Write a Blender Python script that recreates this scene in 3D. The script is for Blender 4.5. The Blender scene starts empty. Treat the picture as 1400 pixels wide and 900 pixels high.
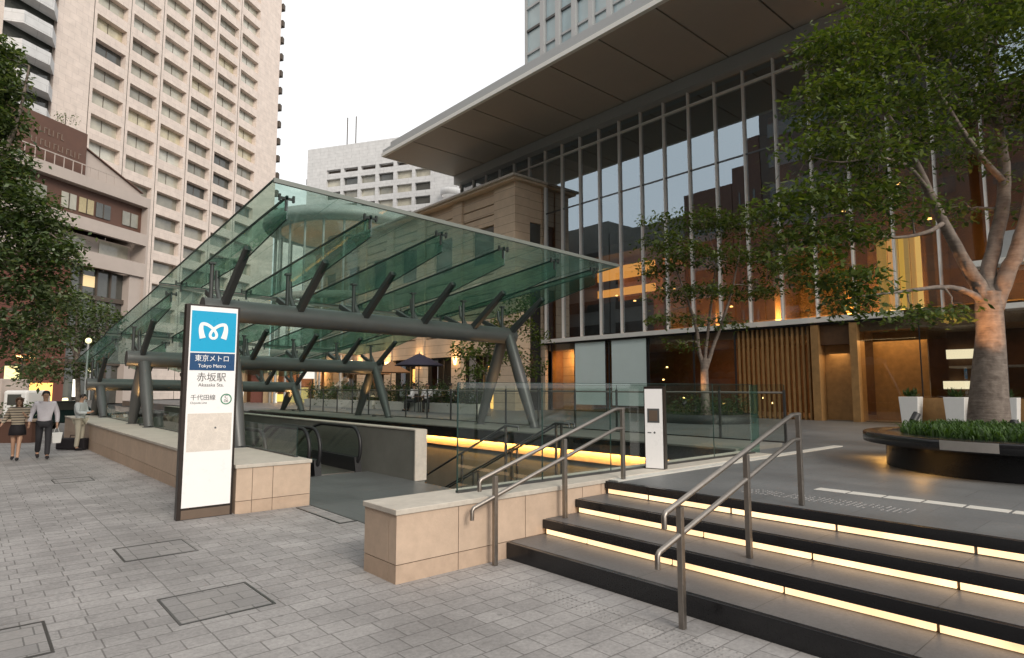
import bpy, bmesh, math, random
from mathutils import Vector, Matrix
R = math.radians
random.seed(7)
scene = bpy.context.scene
COL = scene.collection

# ------------------------------------------------------------------ camera
F = 845.0; PITCH = math.atan(80/F); EYE = 1.75; AZ = math.atan(746/math.hypot(F, 80))
cd = bpy.data.cameras.new('camera'); cam = bpy.data.objects.new('camera', cd); COL.objects.link(cam)
cam.location = (0, 0, EYE); cam.rotation_euler = (math.pi/2+PITCH, 0, -AZ)
cd.sensor_width = 36; cd.lens = F/1400*36; cd.clip_start = 0.05; cd.clip_end = 5000
scene.camera = cam
# ------------------------------------------------------------------ world, sun, exposure
SUN_AZ = R(190); SUN_EL = R(30)
w = bpy.data.worlds.new('World'); scene.world = w; w.use_nodes = True
nt = w.node_tree; bg = nt.nodes['Background']
sky = nt.nodes.new('ShaderNodeTexSky'); sky.sky_type = 'NISHITA'; sky.sun_disc = False
sky.sun_elevation = SUN_EL; sky.sun_rotation = SUN_AZ
mx = nt.nodes.new('ShaderNodeMix'); mx.data_type = 'RGBA'; mx.inputs['Factor'].default_value = 0.93
tc = nt.nodes.new('ShaderNodeTexCoord'); nz = nt.nodes.new('ShaderNodeTexNoise'); nz.inputs['Scale'].default_value = 2.2
rp = nt.nodes.new('ShaderNodeValToRGB')
rp.color_ramp.elements[0].color = (8.2, 8.35, 8.5, 1); rp.color_ramp.elements[1].color = (9.4, 9.35, 9.2, 1)
rp.color_ramp.elements[0].position = .3; rp.color_ramp.elements[1].position = .7
nt.links.new(tc.outputs['Generated'], nz.inputs['Vector']); nt.links.new(nz.outputs['Fac'], rp.inputs['Fac'])
nt.links.new(sky.outputs['Color'], mx.inputs['A']); nt.links.new(rp.outputs['Color'], mx.inputs['B'])
nt.links.new(mx.outputs['Result'], bg.inputs['Color']); bg.inputs['Strength'].default_value = 0.1
sd = bpy.data.lights.new('sun', 'SUN'); sun = bpy.data.objects.new('sun', sd); COL.objects.link(sun)
sd.energy = 1.75; sd.angle = R(24); sd.color = (1, .9, .78)
sv = Vector((math.sin(SUN_AZ)*math.cos(SUN_EL), math.cos(SUN_AZ)*math.cos(SUN_EL), math.sin(SUN_EL)))
sun.rotation_euler = sv.to_track_quat('Z', 'Y').to_euler(); sun.location = (0, -20, 40)
vs = scene.view_settings; vs.view_transform = 'Standard'; vs.look = 'None'; vs.gamma = 1; vs.exposure = 0.45
vs.use_curve_mapping = False
cy = scene.cycles; cy.max_bounces = 8; cy.transparent_max_bounces = 24; cy.diffuse_bounces = 3; cy.glossy_bounces = 4
cy.sample_clamp_indirect = 4; cy.caustics_reflective = False; cy.caustics_refractive = False

# ------------------------------------------------------------------ helpers
def ray(x, y):
    a = (x-700)/F; b = (450-y)/F
    fw = math.cos(PITCH)-b*math.sin(PITCH); up = math.sin(PITCH)+b*math.cos(PITCH)
    return Vector((fw*math.sin(AZ)+a*math.cos(AZ), fw*math.cos(AZ)-a*math.sin(AZ), up))
def at(x, y, d):
    """point of the photograph at forward distance d"""
    r = ray(x, y); fw = r.x*math.sin(AZ)+r.y*math.cos(AZ)
    return Vector((0, 0, EYE))+r*(d/fw)

def setp(o, label=None, cat=None, group=None, kind=None):
    if label: o['label'] = label
    if cat: o['category'] = cat
    if group: o['group'] = group
    if kind: o['kind'] = kind
    return o
def thing(name, loc=(0, 0, 0), rz=0, label=None, cat=None, group=None):
    o = bpy.data.objects.new(name, None); COL.objects.link(o); o.location = loc; o.rotation_euler = (0, 0, rz)
    o.empty_display_size = .2
    return setp(o, label, cat, group)
def children(o): return [x for x in bpy.data.objects if x.parent == o]
def dup(root, loc, rz=None, label=None, group=None):
    def rec(o, parent):
        c = o.copy(); COL.objects.link(c); c.parent = parent
        for ch in children(o):
            if ch != c: rec(ch, c)
        return c
    r = root.copy(); COL.objects.link(r); r.location = loc
    if rz is not None: r.rotation_euler = (0, 0, rz)
    for ch in children(root): rec(ch, r)
    if label: r['label'] = label
    if group: r['group'] = group
    return r

class MB:
    def __init__(s): s.v = []; s.f = []; s.sm = []
    def add(s, vs, fs, smooth=False):
        n = len(s.v); s.v += [tuple(v) for v in vs]
        s.f += [tuple(i+n for i in f) for f in fs]; s.sm += [smooth]*len(fs); return s
    def box(s, x0, x1, y0, y1, z0, z1):
        vs = [(x, y, z) for x in (x0, x1) for y in (y0, y1) for z in (z0, z1)]
        return s.add(vs, [(0, 1, 3, 2), (4, 6, 7, 5), (0, 4, 5, 1), (2, 3, 7, 6), (0, 2, 6, 4), (1, 5, 7, 3)])
    def quad(s, *p): return s.add(p, [tuple(range(len(p)))])
    def prism(s, pts, d):
        """polygon pts extruded by vector d"""
        n = len(pts); d = Vector(d); a = [Vector(p) for p in pts]; b = [p+d for p in a]
        return s.add(a+b, [tuple(range(n))[::-1], tuple(range(n, 2*n))]+[(i, (i+1) % n, (i+1) % n+n, i+n) for i in range(n)])
    def bar(s, a, b, wd, ht, up=(0, 0, 1)):
        a = Vector(a); b = Vector(b); d = (b-a).normalized(); up = Vector(up)
        sx = d.cross(up)
        if sx.length < 1e-4: sx = d.cross(Vector((0, 1, 0)))
        sx.normalize(); u = sx.cross(d).normalized()
        sx *= wd/2; u *= ht/2
        vs = [p+i*sx+j*u for p in (a, b) for i, j in ((-1, -1), (1, -1), (1, 1), (-1, 1))]
        return s.add(vs, [(3, 2, 1, 0), (4, 5, 6, 7), (0, 1, 5, 4), (1, 2, 6, 5), (2, 3, 7, 6), (3, 0, 4, 7)])
    def tube(s, pts, r, n=8, caps=True):
        pts = [Vector(p) for p in pts]
        if not hasattr(r, '__len__'): r = [r]*len(pts)
        rings = []; prev = None
        for i, p in enumerate(pts):
            d = (pts[min(i+1, len(pts)-1)]-pts[max(i-1, 0)])
            if d.length < 1e-6: d = Vector((0, 0, 1))
            d.normalize()
            if prev is None:
                sx = d.cross(Vector((0, 0, 1)))
                if sx.length < .05: sx = d.cross(Vector((0, 1, 0)))
            else: sx = prev-d*prev.dot(d)
            sx.normalize(); prev = sx; u = d.cross(sx)
            rings.append([p+(sx*math.cos(t)+u*math.sin(t))*r[i] for t in [2*math.pi*k/n for k in range(n)]])
        vs = [q for g in rings for q in g]; fs = []
        for i in range(len(pts)-1):
            for k in range(n):
                k2 = (k+1) % n; fs.append((i*n+k, i*n+k2, (i+1)*n+k2, (i+1)*n+k))
        s.add(vs, fs, True)
        if caps:
            s.add(rings[0], [tuple(range(n))[::-1]]); s.add(rings[-1], [tuple(range(n))])
        return s
    def lathe(s, prof, c=(0, 0, 0), n=24, a0=0, a1=2*math.pi):
        full = abs(a1-a0-2*math.pi) < 1e-6; m = n if full else n+1
        vs = []
        for (r, z) in prof:
            for k in range(m):
                t = a0+(a1-a0)*k/n; vs.append((c[0]+r*math.cos(t), c[1]+r*math.sin(t), c[2]+z))
        fs = []
        for i in range(len(prof)-1):
            for k in range(n):
                k2 = (k+1) % m; fs.append((i*m+k, i*m+k2, (i+1)*m+k2, (i+1)*m+k))
        return s.add(vs, fs, True)
    def xf(s, fn): s.v = [tuple(fn(Vector(v))) for v in s.v]; return s
    def build(s, name, mat=None, parent=None, bevel=0, label=None, cat=None, group=None, kind=None):
        me = bpy.data.meshes.new(name); me.from_pydata(s.v, [], s.f)
        me.polygons.foreach_set('use_smooth', s.sm); me.update()
        bm = bmesh.new(); bm.from_mesh(me); bmesh.ops.recalc_face_normals(bm, faces=bm.faces)
        bm.to_mesh(me); bm.free()
        if mat: me.materials.append(mat)
        o = bpy.data.objects.new(name, me); COL.objects.link(o)
        if parent: o.parent = parent
        if bevel:
            b = o.modifiers.new('bevel', 'BEVEL'); b.width = bevel; b.segments = 2; b.limit_method = 'ANGLE'
        return setp(o, label, cat, group, kind)
def bx(name, mat, parent, x0, x1, y0, y1, z0, z1, bevel=0, **k):
    return MB().box(x0, x1, y0, y1, z0, z1).build(name, mat, parent, bevel, **k)

# ------------------------------------------------------------------ materials
def newmat(name):
    m = bpy.data.materials.new(name); m.use_nodes = True; return m, m.node_tree, m.node_tree.nodes['Principled BSDF']
def coords(nt, scale=None):
    t = nt.nodes.new('ShaderNodeTexCoord')
    return t.outputs['Object']
def mat(name, col, rough=.6, metal=0, var=.12, scale=6, bump=0, bscale=60, emit=None, es=0, spec=None, stain=0):
    m, nt, b = newmat(name)
    b.inputs['Roughness'].default_value = rough; b.inputs['Metallic'].default_value = metal
    if spec is not None: b.inputs['Specular IOR Level'].default_value = spec
    if var > 0:
        geo = nt.nodes.new('ShaderNodeNewGeometry')
        n = nt.nodes.new('ShaderNodeTexNoise'); n.inputs['Scale'].default_value = scale; n.inputs['Detail'].default_value = 6
        n.inputs['Roughness'].default_value = .65
        nt.links.new(geo.outputs['Position'], n.inputs['Vector'])
        r = nt.nodes.new('ShaderNodeMapRange'); r.inputs['From Min'].default_value = .25; r.inputs['From Max'].default_value = .75
        r.inputs['To Min'].default_value = 1-var; r.inputs['To Max'].default_value = 1+var
        nt.links.new(n.outputs['Fac'], r.inputs['Value'])
        v = nt.nodes.new('ShaderNodeVectorMath'); v.operation = 'SCALE'; v.inputs[0].default_value = col
        nt.links.new(r.outputs['Result'], v.inputs['Scale'])
        out = v.outputs['Vector']
        if stain:
            n2 = nt.nodes.new('ShaderNodeTexNoise'); n2.inputs['Scale'].default_value = scale*.18; n2.inputs['Detail'].default_value = 3
            nt.links.new(geo.outputs['Position'], n2.inputs['Vector'])
            r2 = nt.nodes.new('ShaderNodeMapRange'); r2.inputs['From Min'].default_value = .35; r2.inputs['From Max'].default_value = .65
            r2.inputs['To Min'].default_value = 1-stain; r2.inputs['To Max'].default_value = 1
            nt.links.new(n2.outputs['Fac'], r2.inputs['Value'])
            v2 = nt.nodes.new('ShaderNodeVectorMath'); v2.operation = 'SCALE'
            nt.links.new(out, v2.inputs[0]); nt.links.new(r2.outputs['Result'], v2.inputs['Scale']); out = v2.outputs['Vector']
        nt.links.new(out, b.inputs['Base Color'])
        r3 = nt.nodes.new('ShaderNodeMapRange'); r3.inputs['To Min'].default_value = max(rough-.12, .02); r3.inputs['To Max'].default_value = min(rough+.12, 1)
        nt.links.new(n.outputs['Fac'], r3.inputs['Value']); nt.links.new(r3.outputs['Result'], b.inputs['Roughness'])
    else: b.inputs['Base Color'].default_value = (*col, 1)
    if bump:
        geo = nt.nodes.new('ShaderNodeNewGeometry'); n = nt.nodes.new('ShaderNodeTexNoise'); n.inputs['Scale'].default_value = bscale; n.inputs['Detail'].default_value = 4
        nt.links.new(geo.outputs['Position'], n.inputs['Vector'])
        bu = nt.nodes.new('ShaderNodeBump'); bu.inputs['Strength'].default_value = bump; bu.inputs['Distance'].default_value = .01
        nt.links.new(n.outputs['Fac'], bu.inputs['Height']); nt.links.new(bu.outputs['Normal'], b.inputs['Normal'])
    if emit:
        b.inputs['Emission Color'].default_value = (*emit, 1); b.inputs['Emission Strength'].default_value = es
    return m
def glass(name, tint=(.8, .9, .85), gl=.12, fres=1.0, diff=0, dcol=(.1, .3, .2), gcol=(1, 1, 1), rough=0.0, ior=1.5, wav=0):
    m = bpy.data.materials.new(name); m.use_nodes = True; nt = m.node_tree; nt.nodes.clear()
    out = nt.nodes.new('ShaderNodeOutputMaterial'); tr = nt.nodes.new('ShaderNodeBsdfTransparent'); tr.inputs['Color'].default_value = (*tint, 1)
    g = nt.nodes.new('ShaderNodeBsdfGlossy'); g.inputs['Color'].default_value = (*gcol, 1); g.inputs['Roughness'].default_value = rough
    fr = nt.nodes.new('ShaderNodeFresnel'); fr.inputs['IOR'].default_value = ior
    ma = nt.nodes.new('ShaderNodeMath'); ma.operation = 'MULTIPLY_ADD'; ma.use_clamp = True
    ma.inputs[1].default_value = fres; ma.inputs[2].default_value = gl; nt.links.new(fr.outputs['Fac'], ma.inputs[0])
    gb = nt.nodes.new('ShaderNodeNewGeometry'); inv = nt.nodes.new('ShaderNodeMath'); inv.operation = 'SUBTRACT'; inv.inputs[0].default_value = 1
    nt.links.new(gb.outputs['Backfacing'], inv.inputs[1])
    mu = nt.nodes.new('ShaderNodeMath'); mu.operation = 'MULTIPLY'; nt.links.new(ma.outputs['Value'], mu.inputs[0]); nt.links.new(inv.outputs[0], mu.inputs[1])
    mix = nt.nodes.new('ShaderNodeMixShader'); nt.links.new(mu.outputs['Value'], mix.inputs['Fac'])
    src = tr.outputs[0]
    if diff:
        d = nt.nodes.new('ShaderNodeBsdfDiffuse'); d.inputs['Color'].default_value = (*dcol, 1)
        tl = nt.nodes.new('ShaderNodeBsdfTranslucent'); tl.inputs['Color'].default_value = (*dcol, 1)
        m0 = nt.nodes.new('ShaderNodeMixShader'); m0.inputs['Fac'].default_value = .5
        nt.links.new(d.outputs[0], m0.inputs[1]); nt.links.new(tl.outputs[0], m0.inputs[2])
        m2 = nt.nodes.new('ShaderNodeMixShader')
        gg = nt.nodes.new('ShaderNodeNewGeometry'); dn = nt.nodes.new('ShaderNodeTexNoise'); dn.inputs['Scale'].default_value = 1.1; dn.inputs['Detail'].default_value = 7; dn.inputs['Roughness'].default_value = .7
        nt.links.new(gg.outputs['Position'], dn.inputs['Vector']); dr = nt.nodes.new('ShaderNodeMapRange'); dr.inputs['From Min'].default_value = .35; dr.inputs['From Max'].default_value = .7
        dr.inputs['To Min'].default_value = diff*.6; dr.inputs['To Max'].default_value = min(diff*2.2, .9); nt.links.new(dn.outputs['Fac'], dr.inputs['Value']); nt.links.new(dr.outputs[0], m2.inputs['Fac'])
        nt.links.new(src, m2.inputs[1]); nt.links.new(m0.outputs[0], m2.inputs[2]); src = m2.outputs[0]
    if wav:
        geo = nt.nodes.new('ShaderNodeNewGeometry'); n = nt.nodes.new('ShaderNodeTexNoise'); n.inputs['Scale'].default_value = .5
        nt.links.new(geo.outputs['Position'], n.inputs['Vector'])
        bu = nt.nodes.new('ShaderNodeBump'); bu.inputs['Strength'].default_value = wav; bu.inputs['Distance'].default_value = .05
        nt.links.new(n.outputs['Fac'], bu.inputs['Height']); nt.links.new(bu.outputs['Normal'], g.inputs['Normal'])
    nt.links.new(src, mix.inputs[1]); nt.links.new(g.outputs[0], mix.inputs[2]); nt.links.new(mix.outputs[0], out.inputs['Surface'])
    return m
def emat(name, col, s):
    m, nt, b = newmat(name); b.inputs['Base Color'].default_value = (*[min(c*.8, .8) for c in col], 1)
    b.inputs['Emission Color'].default_value = (*col, 1); b.inputs['Emission Strength'].default_value = s; return m

def brickmat(name, c1, c2, mortar, bw, bh, ms=.006, rough=.75, off=.5, squash=1, axes='XY', bump=.4, var=.15, z0=0, stain=.15, freq=2, bias=0, x0=0, vscale=30, spots=False):
    """tiled surface: brick pattern over world axes"""
    m, nt, b = newmat(name); geo = nt.nodes.new('ShaderNodeNewGeometry')
    sp = nt.nodes.new('ShaderNodeSeparateXYZ'); cb = nt.nodes.new('ShaderNodeCombineXYZ'); nt.links.new(geo.outputs['Position'], sp.inputs[0])
    nt.links.new(sp.outputs[axes[0]], cb.inputs['X']); nt.links.new(sp.outputs[axes[1]], cb.inputs['Y'])
    ad = nt.nodes.new('ShaderNodeVectorMath'); ad.operation = 'ADD'; ad.inputs[1].default_value = (-x0, -z0, 0); nt.links.new(cb.outputs[0], ad.inputs[0])
    br = nt.nodes.new('ShaderNodeTexBrick'); br.offset = off; br.squash = squash; br.squash_frequency = freq
    br.inputs['Scale'].default_value = 1; br.inputs['Brick Width'].default_value = bw; br.inputs['Row Height'].default_value = bh
    br.inputs['Mortar Size'].default_value = ms; br.inputs['Mortar Smooth'].default_value = .3; br.inputs['Bias'].default_value = bias
    br.inputs['Color1'].default_value = (*c1, 1); br.inputs['Color2'].default_value = (*c2, 1); br.inputs['Mortar'].default_value = (*mortar, 1)
    nt.links.new(ad.outputs[0], br.inputs['Vector'])
    n = nt.nodes.new('ShaderNodeTexNoise'); n.inputs['Scale'].default_value = vscale; n.inputs['Detail'].default_value = 5; n.inputs['Roughness'].default_value = .7
    nt.links.new(geo.outputs['Position'], n.inputs['Vector'])
    r = nt.nodes.new('ShaderNodeMapRange'); r.inputs['From Min'].default_value = .25; r.inputs['From Max'].default_value = .75
    r.inputs['To Min'].default_value = 1-var; r.inputs['To Max'].default_value = 1+var; nt.links.new(n.outputs['Fac'], r.inputs['Value'])
    n2 = nt.nodes.new('ShaderNodeTexNoise'); n2.inputs['Scale'].default_value = .9; n2.inputs['Detail'].default_value = 6; n2.inputs['Roughness'].default_value = .6
    nt.links.new(geo.outputs['Position'], n2.inputs['Vector'])
    r2 = nt.nodes.new('ShaderNodeMapRange'); r2.inputs['From Min'].default_value = .35; r2.inputs['From Max'].default_value = .68
    r2.inputs['To Min'].default_value = 1-stain; r2.inputs['To Max'].default_value = 1.05; nt.links.new(n2.outputs['Fac'], r2.inputs['Value'])
    mu = nt.nodes.new('ShaderNodeMath'); mu.operation = 'MULTIPLY'; nt.links.new(r.outputs[0], mu.inputs[0]); nt.links.new(r2.outputs[0], mu.inputs[1])
    if spots:      # gum marks and small stains
        vo = nt.nodes.new('ShaderNodeTexVoronoi'); vo.inputs['Scale'].default_value = 2.6; nt.links.new(geo.outputs['Position'], vo.inputs['Vector'])
        sr = nt.nodes.new('ShaderNodeMapRange'); sr.inputs['From Min'].default_value = .045; sr.inputs['From Max'].default_value = .075
        sr.inputs['To Min'].default_value = .72; sr.inputs['To Max'].default_value = 1; nt.links.new(vo.outputs['Distance'], sr.inputs['Value'])
        m3 = nt.nodes.new('ShaderNodeMath'); m3.operation = 'MULTIPLY'; nt.links.new(mu.outputs[0], m3.inputs[0]); nt.links.new(sr.outputs[0], m3.inputs[1])
        n4 = nt.nodes.new('ShaderNodeTexNoise'); n4.inputs['Scale'].default_value = 3.5; n4.inputs['Detail'].default_value = 8; n4.inputs['Roughness'].default_value = .75; nt.links.new(geo.outputs['Position'], n4.inputs['Vector'])
        s4 = nt.nodes.new('ShaderNodeMapRange'); s4.inputs['From Min'].default_value = .56; s4.inputs['From Max'].default_value = .68; s4.inputs['To Min'].default_value = 1; s4.inputs['To Max'].default_value = .78; nt.links.new(n4.outputs['Fac'], s4.inputs['Value'])
        m4 = nt.nodes.new('ShaderNodeMath'); m4.operation = 'MULTIPLY'; nt.links.new(m3.outputs[0], m4.inputs[0]); nt.links.new(s4.outputs[0], m4.inputs[1]); mu = m4
    v = nt.nodes.new('ShaderNodeVectorMath'); v.operation = 'SCALE'; nt.links.new(br.outputs['Color'], v.inputs[0]); nt.links.new(mu.outputs[0], v.inputs['Scale'])
    nt.links.new(v.outputs[0], b.inputs['Base Color']); 
    rr = nt.nodes.new('ShaderNodeMapRange'); rr.inputs['To Min'].default_value = rough-.15; rr.inputs['To Max'].default_value = min(rough+.15, 1)
    nt.links.new(n2.outputs['Fac'], rr.inputs['Value']); nt.links.new(rr.outputs[0], b.inputs['Roughness'])
    iv = nt.nodes.new('ShaderNodeMath'); iv.operation = 'MULTIPLY_ADD'; iv.inputs[1].default_value = -1; nt.links.new(br.outputs['Fac'], iv.inputs[0])
    sc = nt.nodes.new('ShaderNodeMath'); sc.operation = 'MULTIPLY'; sc.inputs[1].default_value = .35; nt.links.new(n.outputs['Fac'], sc.inputs[0]); nt.links.new(sc.outputs[0], iv.inputs[2])
    bu = nt.nodes.new('ShaderNodeBump'); bu.inputs['Strength'].default_value = bump; bu.inputs['Distance'].default_value = .006
    nt.links.new(iv.outputs[0], bu.inputs['Height']); nt.links.new(bu.outputs['Normal'], b.inputs['Normal'])
    return m

M = {}
M['paving'] = brickmat('sidewalk pavers', (.395, .378, .368), (.335, .32, .312), (.205, .193, .187), .205, .195, .006, axes='XY', off=.43, squash=1.55, freq=2, bump=.45, stain=.36, var=.26, spots=True, x0=-101.07, z0=-100.02)
M['paving_dark'] = brickmat('hatch pavers', (.31, .295, .285), (.255, .245, .24), (.15, .145, .14), .205, .195, .006, axes='XY', off=.43, squash=1.55, freq=2, x0=-101.07, z0=-100.02)
M['deck'] = brickmat('plaza slabs', (.175, .178, .178), (.155, .158, .16), (.11, .11, .11), .9, .6, .004, axes='YX', rough=.5, bump=.2, stain=.22, var=.18)
M['tread'] = brickmat('step treads', (.165, .158, .157), (.145, .140, .140), (.07, .07, .07), 1.01, 5, .004, axes='YX', rough=.45, bump=.12, off=0, z0=-1, x0=1.31, var=.24, stain=.25, vscale=45)
M['floor'] = brickmat('entrance floor', (.13, .135, .135), (.12, .124, .125), (.08, .08, .08), .6, .6, .004, rough=.4, bump=.1)
M['granite'] = mat('black granite', (.016, .016, .018), .22, var=.3, scale=90, spec=.5)
M['stone'] = mat('beige stone', (.56, .425, .32), .7, var=.10, scale=9, bump=.12, stain=.08)
M['stone_base'] = mat('beige stone plinth', (.52, .385, .285), .7, var=.12, scale=9, bump=.12, stain=.1)
M['coping'] = mat('pale stone coping', (.56, .51, .44), .6, var=.12, scale=12, stain=.12, bump=.1)
M['joint'] = mat('dark joint', (.12, .09, .07), .9, var=0)
M['kerb'] = mat('white kerb stone', (.6, .58, .53), .6, var=.08)
M['concrete'] = mat('grey concrete', (.22, .215, .19), .8, var=.12, scale=3, bump=.1, stain=.15)
M['steel'] = mat('brushed steel', (.31, .28, .25), .42, 1, var=.1, scale=30)
M['steel_dark'] = mat('dark steel', (.12, .12, .12), .4, .8, var=.1, scale=10)
M['beam'] = mat('grey painted steel', (.115, .117, .116), .40, .1, var=.08, scale=3)
M['beamd'] = mat('dark painted steel', (.085, .088, .088), .4, .1, var=.1, scale=5)
M['roofglass'] = glass('green canopy glass', (.83, .93, .885), .05, .8, .14, (.22, .37, .32))
M['finglass'] = glass('green glass fin', (.72, .88, .82), .06, .7, .13, (.07, .21, .17))
M['edge2'] = mat('roof edge trim', (.20, .22, .20), .45, .1, var=.05)
M['edge'] = mat('glass edge', (.012, .04, .034), .3, var=0)
M['balglass'] = glass('balustrade glass', (.93, .97, .95), .035, .75, .015, (.12, .2, .16))
M['facade'] = glass('facade glass', (.70, .65, .58), .32, .9, 0, gcol=(.74, .88, .98), ior=1.6, wav=.03)
M['facade_low'] = glass('lower facade glass', (.88, .85, .8), .06, .7, 0, gcol=(.8, .85, .9), ior=1.5)
M['mullion'] = mat('aluminium mullion', (.86, .85, .82), .4, .0, var=.05)
M['fascia'] = mat('pale metal fascia', (.80, .79, .74), .45, 0, var=.04)
M['soffit'] = mat('bronze soffit panel', (.42, .36, .305), .5, .0, var=.05, scale=1)
M['dark'] = mat('dark panel', (.018, .018, .02), .5, var=0)
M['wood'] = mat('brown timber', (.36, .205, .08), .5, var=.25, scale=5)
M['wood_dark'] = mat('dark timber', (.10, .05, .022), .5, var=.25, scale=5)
M['intfloor'] = mat('interior floor', (.25, .2, .15), .3, var=.1)
M['plaster'] = mat('interior plaster', (.45, .33, .2), .8, var=.1)
M['white'] = mat('white paint', (.8, .8, .78), .5, var=.03)
M['blind'] = mat('pale roller blind', (.68, .80, .78), .8, var=.04, scale=1)
M['tower'] = brickmat('cream tile cladding', (.78, .67, .60), (.75, .64, .57), (.60, .50, .45), 1.4, .86, .02, axes='XZ', rough=.7, bump=0, var=.05, stain=.1, vscale=1)
M['tower2'] = brickmat('grey tile cladding', (.68, .68, .68), (.65, .65, .65), (.50, .50, .50), 2.5, .9, .03, axes='XZ', rough=.7, bump=0, var=.05, stain=.1, vscale=1)
M['win'] = mat('window glass dim', (.27, .26, .215), .08, var=.4, scale=.35, spec=.8)
M['win2'] = mat('window glass curtain', (.46, .44, .36), .12, var=.3, scale=.5, spec=.8)
M['windk'] = mat('window glass dark', (.075, .078, .07), .06, var=.4, scale=.35, spec=.8)
M['win3'] = mat('window with blind', (.56, .55, .48), .15, var=.25, scale=.6, spec=.8)
M['winw'] = mat('window with warm curtain', (.55, .49, .34), .15, var=.35, scale=.8, spec=.8)
M['reveal'] = mat('window reveal', (.10, .08, .065), .8, var=0)
M['dkbrown'] = mat('weathered brown cladding', (.10, .075, .06), .6, var=.15, scale=.6)
M['redwall'] = mat('red brown wall', (.17, .062, .045), .8, var=.15, scale=1)
M['brown'] = mat('brown cladding', (.13, .065, .045), .6, var=.12, scale=1)
M['bstone'] = brickmat('coursed stone', (.64, .50, .36), (.60, .465, .335), (.38, .28, .2), 40, .45, .018, axes='YZ', rough=.8, bump=.3, var=.08, stain=.1, vscale=3, z0=.1)
M['bstone2'] = brickmat('coursed stone side', (.64, .50, .36), (.60, .465, .335), (.38, .28, .2), 40, .45, .018, axes='XZ', rough=.8, bump=.3, var=.08, stain=.1, vscale=3, z0=.1)
M['bluewin'] = mat('blue tower glass', (.42, .53, .56), .12, var=.16, scale=.3, spec=1, metal=.05)
M['greymetal'] = mat('grey metal', (.42, .43, .43), .5, .1, var=.05)
M['strip'] = emat('lit step strip', (1, .66, .36), 1.3)
_nt = M['strip'].node_tree; _g = _nt.nodes.new('ShaderNodeNewGeometry'); _n = _nt.nodes.new('ShaderNodeTexNoise'); _n.inputs['Scale'].default_value = 1.6; _n.inputs['Detail'].default_value = 4
_nt.links.new(_g.outputs['Position'], _n.inputs['Vector']); _r = _nt.nodes.new('ShaderNodeMapRange'); _r.inputs['From Min'].default_value = .3; _r.inputs['From Max'].default_value = .7
_r.inputs['To Min'].default_value = .85; _r.inputs['To Max'].default_value = 1.75; _nt.links.new(_n.outputs['Fac'], _r.inputs['Value']); _nt.links.new(_r.outputs[0], _nt.nodes['Principled BSDF'].inputs['Emission Strength'])
M['stripgap'] = mat('strip joint', (.05, .035, .02), .5, var=0)
M['warm'] = emat('warm lamp', (1, .62, .22), 6)
M['warm_soft'] = emat('warm lit panel', (1, .50, .12), 1.3)
M['yellow'] = emat('yellow lit curtain', (1, .72, .20), 1.25)
M['whitelamp'] = emat('white lamp', (1, .95, .8), 5)
M['bark'] = mat('tree bark', (.24, .19, .155), .85, var=.3, scale=14, bump=.5, bscale=25)
def barkmat():
    m, nt, b = newmat('tree bark'); geo = nt.nodes.new('ShaderNodeNewGeometry')
    mp = nt.nodes.new('ShaderNodeMapping'); mp.inputs['Scale'].default_value = (2.2, 2.2, 16)
    nt.links.new(geo.outputs['Position'], mp.inputs['Vector'])
    n = nt.nodes.new('ShaderNodeTexNoise'); n.inputs['Scale'].default_value = 1.6; n.inputs['Detail'].default_value = 7; n.inputs['Roughness'].default_value = .7; nt.links.new(mp.outputs[0], n.inputs['Vector'])
    n2 = nt.nodes.new('ShaderNodeTexNoise'); n2.inputs['Scale'].default_value = 9; n2.inputs['Detail'].default_value = 5; nt.links.new(geo.outputs['Position'], n2.inputs['Vector'])
    ad = nt.nodes.new('ShaderNodeMath'); ad.operation = 'ADD'; nt.links.new(n.outputs['Fac'], ad.inputs[0]); nt.links.new(n2.outputs['Fac'], ad.inputs[1])
    r = nt.nodes.new('ShaderNodeValToRGB'); e = r.color_ramp.elements; e[0].position = .36; e[0].color = (.11, .085, .07, 1); e[1].position = .66; e[1].color = (.26, .215, .18, 1)
    hf = nt.nodes.new('ShaderNodeMath'); hf.operation = 'MULTIPLY'; hf.inputs[1].default_value = .5; nt.links.new(ad.outputs[0], hf.inputs[0]); nt.links.new(hf.outputs[0], r.inputs['Fac'])
    nt.links.new(r.outputs[0], b.inputs['Base Color']); b.inputs['Roughness'].default_value = .85
    bu = nt.nodes.new('ShaderNodeBump'); bu.inputs['Strength'].default_value = .9; bu.inputs['Distance'].default_value = .03
    nt.links.new(hf.outputs[0], bu.inputs['Height']); nt.links.new(bu.outputs['Normal'], b.inputs['Normal']); return m
M['bark'] = barkmat()
M['soil'] = mat('soil', (.04, .03, .02), .95, var=.3)
M['asphalt'] = mat('asphalt', (.06, .06, .06), .85, var=.2, scale=8)
M['ground'] = mat('ground', (.12, .12, .115), .9, var=.2, scale=1)

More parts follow.
